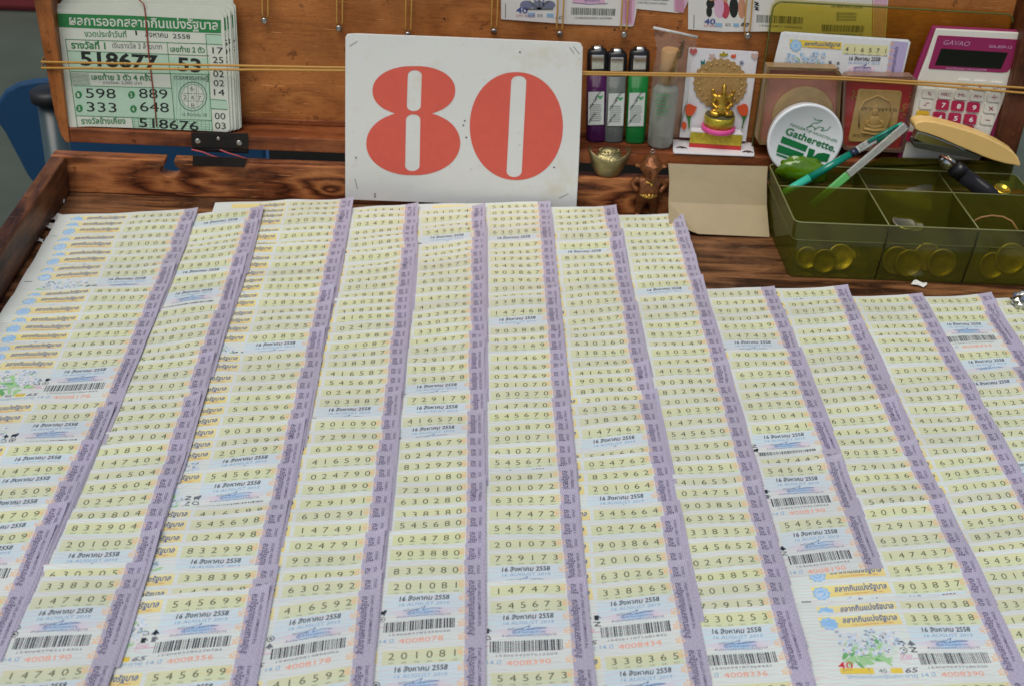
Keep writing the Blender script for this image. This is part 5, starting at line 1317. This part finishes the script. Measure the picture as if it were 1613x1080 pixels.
# plastic bag in the middle rear compartment
bagm = clear('milky_film', (.80, .80, .76, 1), 1, .2, .5, .28, (.5, .5, .46, 1))
mb = MB(); vs = []; nx, nz = 12, 6; rb = random.Random(2)
for j in range(nz + 1):
    for i in range(nx + 1):
        u, v = i / nx, j / nz
        yt = lerp([(0, 288), (.35, 303), (.55, 300), (.9, 290), (1, 291)], u)
        p = at_(1364 + 104 * u, yt + (330 - yt) * (1 - v), 1.264 + .010 * math.sin(u * 7 + v * 3) + .006 * v); p[2] = max(p[2], .03); p[1] += rb.uniform(-.001, .001); vs.append(p)
mb.add(vs, [(j * (nx + 1) + i, j * (nx + 1) + i + 1, (j + 1) * (nx + 1) + i + 1, (j + 1) * (nx + 1) + i) for j in range(nz) for i in range(nx)], 0, True)
tag(mb.build('plastic_bag', bagm, loc=at_(1410, 330, 1.264)), 'crumpled milky plastic bag in the middle rear compartment of the green box', 'plastic bag')
# brown rubber loop over the front right compartment
pts = [onz(1531, 350, .055), onz(1545, 343, .060), onz(1562, 340, .0615), onz(1580, 342, .0615), onz(1594, 349, .058), onz(1601, 360, .053), onz(1606, 372, .040)]
mb = MB(); mb.tube(pts, .0011, 8, flat=.7); tag(mb.build('rubber_loop', mat('brown_rubber', S(146, 108, 60), .5), loc=pts[2]), 'thin brown rubber loop sticking out of the right front compartment', 'rubber loop')
# candy in green wrapper
wrap = mat('lime_wrapper', S(96, 140, 16), .15, var=.6, vscale=70, coat=.6, bump=.8, bscale=160); wrap.node_tree.nodes['Principled BSDF'].inputs['Transmission Weight'].default_value = .25
c = at_(1264, 269, 1.286)
mb = MB(); vs = []; nu_, nv2 = 22, 10; rb = random.Random(4)
for j in range(nv2 + 1):
    t = math.pi * j / nv2
    for k in range(nu_):
        a_ = 2 * math.pi * k / nu_; rr_ = 1 + .14 * math.sin(3 * a_ + 2 * t) + .10 * math.sin(7 * a_ + 5 * t) + rb.uniform(-.08, .08)
        vs.append(c + np.array([.0265 * math.copysign(abs(math.sin(t) * math.cos(a_)) ** .8, math.cos(a_)) * rr_, .008 * math.sin(t) * math.sin(a_), .0135 * math.cos(t) * rr_ - .004 * math.cos(a_) * math.sin(t)]))
mb.add(vs, [(j * nu_ + k, (j + 1) * nu_ + k, (j + 1) * nu_ + (k + 1) % nu_, j * nu_ + (k + 1) % nu_) for j in range(nv2) for k in range(nu_)], 0, True)
tag(mb.build('wrapped_packet', wrap, loc=c), 'shiny lime green wrapped packet in the left rear corner of the green box', 'packet')

# clear amulet boxes on the shelf
acry = clear('acrylic', (.97, .96, .93, 1), 1, .1, .14, .015, (.6, .55, .5, 1))
def boxed(label, L, th, back_col, name):
    pl = Plane((0, 1.3285 - th, SH), (0, -1, .02)); t = thing('amulet_box', pl.at(*g4(*L[3])), label, 'amulet box', 'amulet boxes on the lid shelf')
    mb = MB(); mb.prism([pl.at(*g4(*c)) for c in L], (0, .0012, 0)); mb.build('front_pane', acry, t, bevel=.0004)
    mb = MB(); n = len(L)
    F_ = [pl.at(*g4(*c)) for c in L]; I_ = [np.mean(F_, 0) + (p - np.mean(F_, 0)) * .93 for p in F_]
    for i in range(n):
        j = (i + 1) % n; mb.prism([F_[i], F_[j], I_[j], I_[i]], (0, th, 0))
    mb.build('frame', name, t)
    mb = MB(); mb.prism([p + np.array([0, .006, 0]) for p in I_], (0, .001, 0)); mb.build('backing', back_col, t)
    return t, Plane((0, 1.3285 - th + .006, SH), (0, -1, .02))
fr1 = mat('tan_frame', S(156, 128, 88), .35, var=.15, vscale=80); fr2 = mat('cloudy_acrylic', S(176, 140, 120), .25, var=.2, vscale=60)
fr2.node_tree.nodes['Principled BSDF'].inputs['Transmission Weight'].default_value = .4
t1, p1 = boxed('amulet box with pink lining and round clay amulet behind the moistener tin', [(108, 392), (520, 405), (545, 440), (520, 850), (62, 850), (44, 820)], .014, mat('pink_lining', S(204, 134, 116), .7, var=.1), fr1)
clay = mat('clay_amulet', S(196, 166, 114), .7, var=.12, vscale=120, bump=.3, bscale=300)
mb = MB(); c1 = p1.at(*g4(310, 680)); rA = np.linalg.norm(p1.at(*g4(490, 680)) - c1)
mb.lathe([(rA, 0), (rA, .002), (rA * .95, .0030), (rA * .8, .0034), (0, .0036)], c1, p1.n, 40); mb.build('clay_disc', clay, t1)
t2, p2 = boxed('amulet box with red lining and square golden clay amulet beside the calculator', [(556, 470), (580, 445), (960, 452), (992, 480), (915, 880), (890, 898), (560, 880), (540, 850)], .013, mat('red_lining', S(196, 38, 44), .6, var=.12), fr2)
amu = mat('golden_clay', S(222, 186, 116), .6, var=.12, vscale=140, bump=.3, bscale=300)
mb = MB(); sq = [(648, 520), (886, 532), (894, 545), (846, 826), (838, 832), (586, 826), (580, 812), (636, 530)]
mb.prism([p2.at(*g4(*c), .0004) for c in sq], p2.n * .0026); sl_b = mb.build('clay_tablet', amu, t2, bevel=.0006)
def rel(L, h0, w, m=0): mb.tube([p2.at(*g4(*c), h0) for c in L], w, 6, m)
mb = MB(); rel([(640, 740), (640, 650), (672, 590), (750, 556), (820, 590), (836, 650), (806, 760)], .0034, .0011)
rel([(655, 770), (720, 782), (800, 776)], .0034, .0013); rel([(668, 748), (730, 760), (792, 754)], .0034, .0018)
for cx, cy, rx, rz in ((736, 655, .0036, .0046), (730, 712, .0060, .0070), (730, 742, .0105, .0034), (740, 625, .0014, .0030)): mb.ball(p2.at(*g4(cx, cy), .0030), (rx, .0016, rz), 0, 16, 8)
rel([(690, 700), (682, 730), (716, 742)], .0034, .0012); rel([(772, 702), (784, 732), (744, 742)], .0034, .0012)
mb.build('relief', amu, sl_b)
mb = MB()
write(mb, p2, 'พระพุทธ', g4(650, 640), g4(862, 652), 4.5, 0, .0032, thai=True)
write(mb, p2, 'พระพุทธชินราช', g4(600, 800), g4(826, 806), 5, 0, .0032, thai=True); mb.build('inscription', mat('umber_print', S(112, 80, 40), .6), sl_b)
mb = MB()
for k in range(26): 
    rb.seed(k); x, y = (rb.uniform(598, 640), rb.uniform(530, 580)) if k < 10 else (rb.uniform(890, 945), rb.uniform(545, 700))
    patch(mb, p2, [g4(*q_) for q_ in ell(x - (y - 560) * .12, y, 4.5, 5, 7)], 0, .0014)
mb.build('gold_flourish', foil, t2)

# bundle of tickets on the amulet boxes
TBp = Plane((0, 1.3318, .12), (0, -1, .02))
tbun = thing('ticket_bundle', TBp.at(1330, 118), 'upright bundle of current lottery tickets numbered 416571 behind the amulet boxes', 'ticket bundle')
for k in range(4):
    mb = MB(); o_ = k * 3.2
    mb.prism([TBp.at(*g4(*c), -.0003 * k - .0003) for c in ((120 + o_ * .2, 470), (185 + o_ * .6, 203 - o_), (200 + o_, 198 - o_), (925 + o_ * 1.1, 246 - o_), (938 + o_ * 1.2, 262 - o_), (880 + o_, 500))], (0, .00024, 0)); mb.build('ticket', TM[1] if k else [TM[1]], tbun)
mb = MB(); Tm = [TM[IX[n]] for n in ('logo', 'yellow', 'navy', 'rust', 'digit', 'black', 'cyan', 'violet', 'orange', 'leaf', 'petal', 'grey', 'pale_leaf')] + [mat('lilac_strip', (.46, .40, .62, 1), .6, var=.12, vscale=700), mat('pale_band', (.74, .71, .38, 1), .6), mat('pink_blush', (.80, .62, .70, 1), .6)]
sv = lambda L: [g4(*c) for c in L]
patch(mb, TBp, sv([(835, 242), (934, 250), (884, 480), (800, 476)]), 13, .0002)
patch(mb, TBp, sv([(240, 232), (544, 250), (540, 292), (236, 272)]), 1, .0002); patch(mb, TBp, sv([(556, 258), (818, 270), (808, 330), (546, 316)]), 14, .0002)
patch(mb, TBp, sv(star(274, 268, 30, 38, 9)), 0, .0004); patch(mb, TBp, sv(ell(274, 268, 22, 22, 14)), 10, .0005); patch(mb, TBp, sv(ell(274, 268, 15, 15, 12)), 0, .0006)
write(mb, TBp, 'สลากกินแบ่งรัฐบาล', g4(324, 268), g4(532, 274), 4.4, 2, .0004, bold=.02, thai=True); write(mb, TBp, 'THE GOVERNMENT LOTTERY', g4(346, 283), g4(500, 287), 1.8, 3, .0004)
for k, c in enumerate('416571'):
    x = 572 + 45.5 * k; y = 302 + 2.2 * k; hw_ = 9 * natural(c); write(mb, TBp, c, g4(x - hw_, y), g4(x + hw_, y), 7.2, 4, .0005); write(mb, TBp, WORD[c], g4(x - 10, y + 16), g4(x + 10, y + 16), 1.5, 11, .0005)
write(mb, TBp, '16 สิงหาคม 2558', g4(586, 354), g4(768, 360), 4.6, 5, .0004, bold=.02, thai=True); write(mb, TBp, '16 AUGUST 2015', g4(582, 374), g4(764, 380), 3.4, 6, .0004)
patch(mb, TBp, sv(ell(660, 408, 80, 20, 20)), 15, .0002)
for k in range(3): write(mb, TBp, 'ผู้อำนวยการสำนักงาน', g4(612, 406 + 14 * k), g4(716, 409 + 14 * k), 2.4, 2, .0004, thai=True)
stroke(mb, TBp, sv([(620, 396), (660, 392), (690, 376), (668, 400), (712, 394)]), .8, 2, .0005)
for k in range(5): write(mb, TBp, '40', g4(822 - k * 5, 268 + 40 * k), g4(850 - k * 5, 270 + 40 * k), 6, 8, .0005)
for y, s_ in ((836, 'สำนักงานสลากกินแบ่ง'),):
    A_, B2 = TBp.at(*g4(846, 442), .0004), TBp.at(*g4(876, 276), .0004); ex = (B2 - A_); w_ = np.linalg.norm(ex); ex /= w_; ey = np.cross(TBp.n, ex); v, f = fit(s_, w_, .0030, 0, 0, 2, True); mb.add([A_ + ex * x + ey * y_ for x, y_ in v], f, 7)
rb = random.Random(6)
for k in range(30):
    x, y = rb.uniform(230, 420), rb.uniform(345, 430)
    patch(mb, TBp, sv(leafshape(x, y, rb.uniform(0, 6.28), rb.uniform(22, 44), rb.uniform(8, 15))), rb.choice([9, 12, 12]), .0003)
for k in range(36):
    x, y = rb.uniform(225, 440), rb.uniform(305, 400)
    for j in range(5): patch(mb, TBp, sv(leafshape(x, y, j * 1.257 + k, 17, 10)), 10 if (k + j) % 4 else 0, .00045 + .000004 * k)
    if k % 2: patch(mb, TBp, sv(ell(x, y, 4, 4, 7)), rb.choice([8, 11, 7]), .0007)
for x, y, r_ in ((475, 368, 14), (522, 372, 13), (478, 398, 12), (520, 402, 12)): patch(mb, TBp, sv(star(x, y, r_ * .5, r_, 4, x)), 11, .0004)
mb.build('print', Tm, tbun)

# finger moistener tin
MTp = Plane((0, 1.3000, .09), (0, -math.cos(.05), math.sin(.05)))
cM = MTp.at(1268.5, 222); uR = MTp.at(1268.5 + 59, 224) - cM; rM = np.linalg.norm(uR)
wtin = mat('white_plastic', S(226, 230, 232), .3, var=.03)
tin = thing('moistener_tin', cM - np.array([0, 0, rM]), 'round white finger moistener tin with green lettering leaning behind the green box', 'moistener tin')
mb = MB(); mb.lathe([(rM * .93, -.0135), (rM * .95, -.0130), (rM * .95, -.0045)], cM, MTp.n, 56); mb.build('tin_base', wtin, tin)
mb = MB(); mb.lathe([(rM * .97, -.0044), (rM * 1.0, -.0040), (rM, -.0008), (rM * .97, 0), (rM * .93, .0), (rM * .92, -.0004), (0, -.0004)], cM, MTp.n, 64); ldm = mb.build('tin_lid', wtin, tin)
mb = MB(); dg_ = mat('deep_green_print', S(14, 116, 62), .5)
W_ = lambda s_, a_, b_, h, **k: write(mb, MTp, s_, g4(*a_), g4(*b_), h, 0, .0003, **k)
W_('FINGERTIP MOISTENER', (240, 738), (514, 838), 4.2); W_('Gatherette.', (208, 786), (500, 893), 11.5, bold=.02)
P_ = lambda L: patch(mb, MTp, [g4(*c) for c in L], 0, .0003)
P_([(196, 800), (346, 858), (330, 892), (184, 836)]); P_([(172, 848), (322, 902), (310, 938), (160, 892)])
P_([(352, 870), (388, 882), (374, 922), (402, 900), (440, 898), (476, 908), (458, 950), (330, 944)]); P_([(160, 900), (225, 922), (222, 932), (160, 910)])
stroke(mb, MTp, [g4(*c) for c in ((380, 692), (392, 706), (430, 708), (400, 724), (378, 722), (356, 742), (334, 752), (368, 740), (388, 752), (380, 764), (410, 745), (440, 752), (420, 768), (458, 764), (480, 742))], 1.0, 0, .0003)
mb.build('lettering', dg_, ldm)

# calculator
g8 = lambda cx, cy: (1420 + cx / 4.907, 30 + cy / 4.907)
CP = Plane((0, 1.3135, SH), (0, -math.cos(.075), math.sin(.075)))
wht = mat('calculator_white', S(216, 214, 202), .4, var=.03); mag = mat('magenta_plastic', S(142, 38, 86), .38, var=.08); magk = mat('magenta_key', S(172, 36, 76), .38)
lcd = mat('lcd_glass', (.010, .013, .008, 1), .15); yk = mat('yellow_key', S(226, 184, 48), .4); lilac = mat('pale_lettering', S(206, 170, 206), .5); rdk = mat('maroon_lettering', S(150, 30, 70), .5); wl = mat('white_lettering', S(235, 235, 235), .5)
calc = thing('calculator', CP.at(1480, 240), 'white and magenta desk calculator leaning in the right end of the lid', 'calculator')
V3 = lambda L, o=0.0: [CP.at(*g8(*c), o) for c in L]
mb = MB(); mb.prism(V3([(250, 72), (262, 66), (1120, 110), (1020, 420), (860, 760), (600, 1130), (-20, 1100), (10, 930), (90, 500), (150, 330)], -.0045), -CP.n * .006); mb.build('body_shell', mag, calc, bevel=.0015)
mb = MB(); mb.prism(V3([(272, 78), (1100, 118), (1000, 400), (822, 530), (815, 575), (675, 930), (600, 1100), (10, 1080), (36, 960), (130, 470), (200, 290)], -.0006), -CP.n * .0036); mb.build('face_plate', wht, calc, bevel=.0012)
mb = MB(); mb.prism(V3([(290, 128), (925, 162), (840, 390), (820, 412), (780, 418), (215, 388), (208, 378), (280, 136)], .0), -CP.n * .0008); dsp = mb.build('display_panel', mag, calc, bevel=.0003)
mb = MB(); mb.poly(V3([(306, 230), (824, 262), (768, 388), (258, 358)], .0003)); mb.build('screen', lcd, dsp)
mb = MB(); Wc = lambda s_, a_, b_, h, m=0, o=.0006, **k: write(mb, CP, s_, g8(*a_), g8(*b_), h / 4.907, m, o, **k)
Wc('GAVAO', (322, 198), (522, 212), 38, bold=-.015, shear=.2); Wc('GA-839-12', (674, 222), (850, 232), 22, shear=.1); Wc('ELECTRONIC CALCULATOR', (344, 388), (656, 404), 15, bold=.0)
mb.build('lettering', lilac, dsp)
keys = [('GT', 484, 508, 0), ('►', 608, 516, 0), ('OFF', 738, 526, 0), ('%', 211, 574, 0), ('MRC', 338, 580, 0), ('M-', 462, 586, 0), ('M+', 584, 596, 0), ('÷', 714, 602, 0), ('√', 188, 658, 0), ('7', 318, 664, 1), ('8', 436, 672, 1), ('9', 555, 682, 1), ('×', 688, 690, 0),
        ('CE', 163, 748, 2), ('4', 290, 757, 1), ('5', 411, 765, 1), ('6', 531, 774, 1), ('-', 662, 778, 0), ('1', 390, 850, 1), ('2', 268, 842, 1), ('3', 507, 858, 1), ('.', 630, 872, 0), ('0', 250, 930, 1), ('00', 370, 938, 1), ('=', 488, 946, 0), ('AC', 88, 910, 1)]
for s_, x, y, kd in keys:
    mb = MB(); w_, h_ = 50, 36
    L = [(x - w_ + 6 + (y < 0), y - h_ + 2), (x - w_ + 14, y - h_ - 4), (x + w_ - 8, y - h_ + 2), (x + w_, y - h_ + 12), (x + w_ - 8, y + h_ - 2), (x + w_ - 16, y + h_ + 4), (x - w_ + 2, y + h_ - 2), (x - w_ - 6, y + h_ - 12)]
    mb.prism(V3(L, .0016), -CP.n * .0021, 0)
    if s_ == '►': patch(mb, CP, [g8(*c) for c in ((x - 14, y - 14), (x + 18, y), (x - 14, y + 14))], 1, .0019)
    elif s_ == '√': stroke(mb, CP, [g8(*c) for c in ((x - 20, y + 4), (x - 8, y + 12), (x + 2, y - 12), (x + 26, y - 10))], 1.0, 1, .0019)
    elif s_ == '-': stroke(mb, CP, [g8(x - 18, y), g8(x + 18, y + 3)], 1.3, 1, .0019)
    elif s_ == '÷': stroke(mb, CP, [g8(x - 20, y), g8(x + 20, y + 3)], 1.3, 1, .0019); patch(mb, CP, [g8(*c) for c in ell(x, y - 14, 4, 4, 8)], 1, .0019); patch(mb, CP, [g8(*c) for c in ell(x, y + 17, 4, 4, 8)], 1, .0019)
    elif s_ == '×': stroke(mb, CP, [g8(x - 16, y - 14), g8(x + 16, y + 16)], 1.3, 1, .0019); stroke(mb, CP, [g8(x - 16, y + 15), g8(x + 16, y - 13)], 1.3, 1, .0019)
    elif s_ == '.': patch(mb, CP, [g8(*c) for c in ell(x, y + 8, 5, 5, 8)], 1, .0019)
    else:
        hw = {1: 15, 2: 28, 3: 37}[len(s_)]; write(mb, CP, s_, g8(x - hw, y + (17 if kd == 1 else 14)), g8(x + hw, y + (19 if kd == 1 else 16)), (36 if kd == 1 else 28) / 4.907, 1, .0019, bold=.02 if kd == 1 else .0)
    mb.build('key', [(wht, magk, yk)[kd], (rdk, wl, gry)[kd]], calc)

# yellow stapler lying on the box rim
ylw = mat('yellow_plastic', S(232, 194, 120), .38, var=.06, vscale=60); nick = mat('nickel', (.55, .55, .52, 1), .2, 1.0); dkm = mat('stapler_base', (.06, .065, .045, 1), .4, .3)
STY = 1.2885
sp = thing('stapler', ony(1520, 262, STY), 'yellow handled stapler lying on the rear rim of the green box before the calculator', 'stapler')
S7 = lambda L: [ony(*g7(*c), STY) for c in L]
prof = [(936, 66), (944, 52), (964, 43), (1000, 40), (1060, 46), (1150, 68), (1260, 100), (1360, 138), (1440, 178), (1500, 216), (1528, 250), (1540, 284), (1536, 300), (1510, 292), (1450, 282), (1380, 262), (1330, 244), (1260, 214), (1170, 176), (1090, 140), (1010, 112), (964, 100), (942, 86)]
mb = MB(); mb.prism(S7(prof), (0, .018, 0)); mb.build('handle', ylw, sp, bevel=.0035, seg=3)
mb = MB(); mb.prism([p + np.array([0, .003, 0]) for p in S7([(960, 106), (1010, 118), (1090, 148), (1180, 186), (1250, 216), (1060, 196), (940, 150)])], (0, .012, 0)); mb.build('magazine', nick, sp, bevel=.0008)
mb = MB(); mb.prism([p + np.array([0, .002, 0]) for p in S7([(930, 162), (1000, 170), (1240, 214), (1330, 250), (1290, 262), (940, 196)])], (0, .014, 0)); mb.build('base', dkm, sp, bevel=.0008)

# torn scraps and a ball of foil
scr = mat('torn_paper', S(226, 226, 220), .7)
def scrap(label, cx, cy, s_, seed, z=.0008):
    r = random.Random(seed); c = onz(cx, cy, z); n = 11; mb = MB(); vs = [c + np.array([0, 0, .0012])]
    for k in range(n): a = 2 * math.pi * k / n; q_ = s_ * r.uniform(.45, 1.1); vs.append(c + np.array([q_ * math.cos(a), q_ * .8 * math.sin(a), r.uniform(0, .004)]))
    mb.add(vs, [(0, 1 + k, 1 + (k + 1) % n) for k in range(n)]); o = mb.build('paper_scrap', scr, loc=c); m_ = o.modifiers.new('t', 'SOLIDIFY'); m_.thickness = .0004
    tag(o, label, 'paper scrap', 'torn paper scraps on the case floor')
scrap('largest torn white scrap in the corner by the left rail', 90, 346, .013, 1); scrap('torn scrap just below the largest one by the left rail', 84, 358, .009, 2); scrap('small white fleck by the left rail, second from the nearest', 62, 381, .006, 3)
scrap('small white fleck nearest the camera along the left rail', 21, 428, .006, 4); scrap('tiny white fleck at the inner corner of left and rear rails', 97, 320, .004, 5); scrap('white scrap in front of the green box', 1446, 449, .009, 6)
c = onz(1612, 474, .012)
mb = MB(); rb = random.Random(9); vs = []; nu_, nv2 = 16, 10
for j in range(nv2 + 1):
    t = math.pi * j / nv2
    for k in range(nu_): a_ = 2 * math.pi * k / nu_; r_ = .0115 * rb.uniform(.8, 1.15); vs.append(c + r_ * np.array([math.sin(t) * math.cos(a_), math.sin(t) * math.sin(a_), .85 * math.cos(t)]))
mb.add(vs, [(j * nu_ + k, (j + 1) * nu_ + k, (j + 1) * nu_ + (k + 1) % nu_, j * nu_ + (k + 1) % nu_) for j in range(nv2) for k in range(nu_)], 0, False)
tag(mb.build('foil_ball', nick, loc=c), 'crumpled silver foil ball on the tickets at the right edge', 'foil ball')
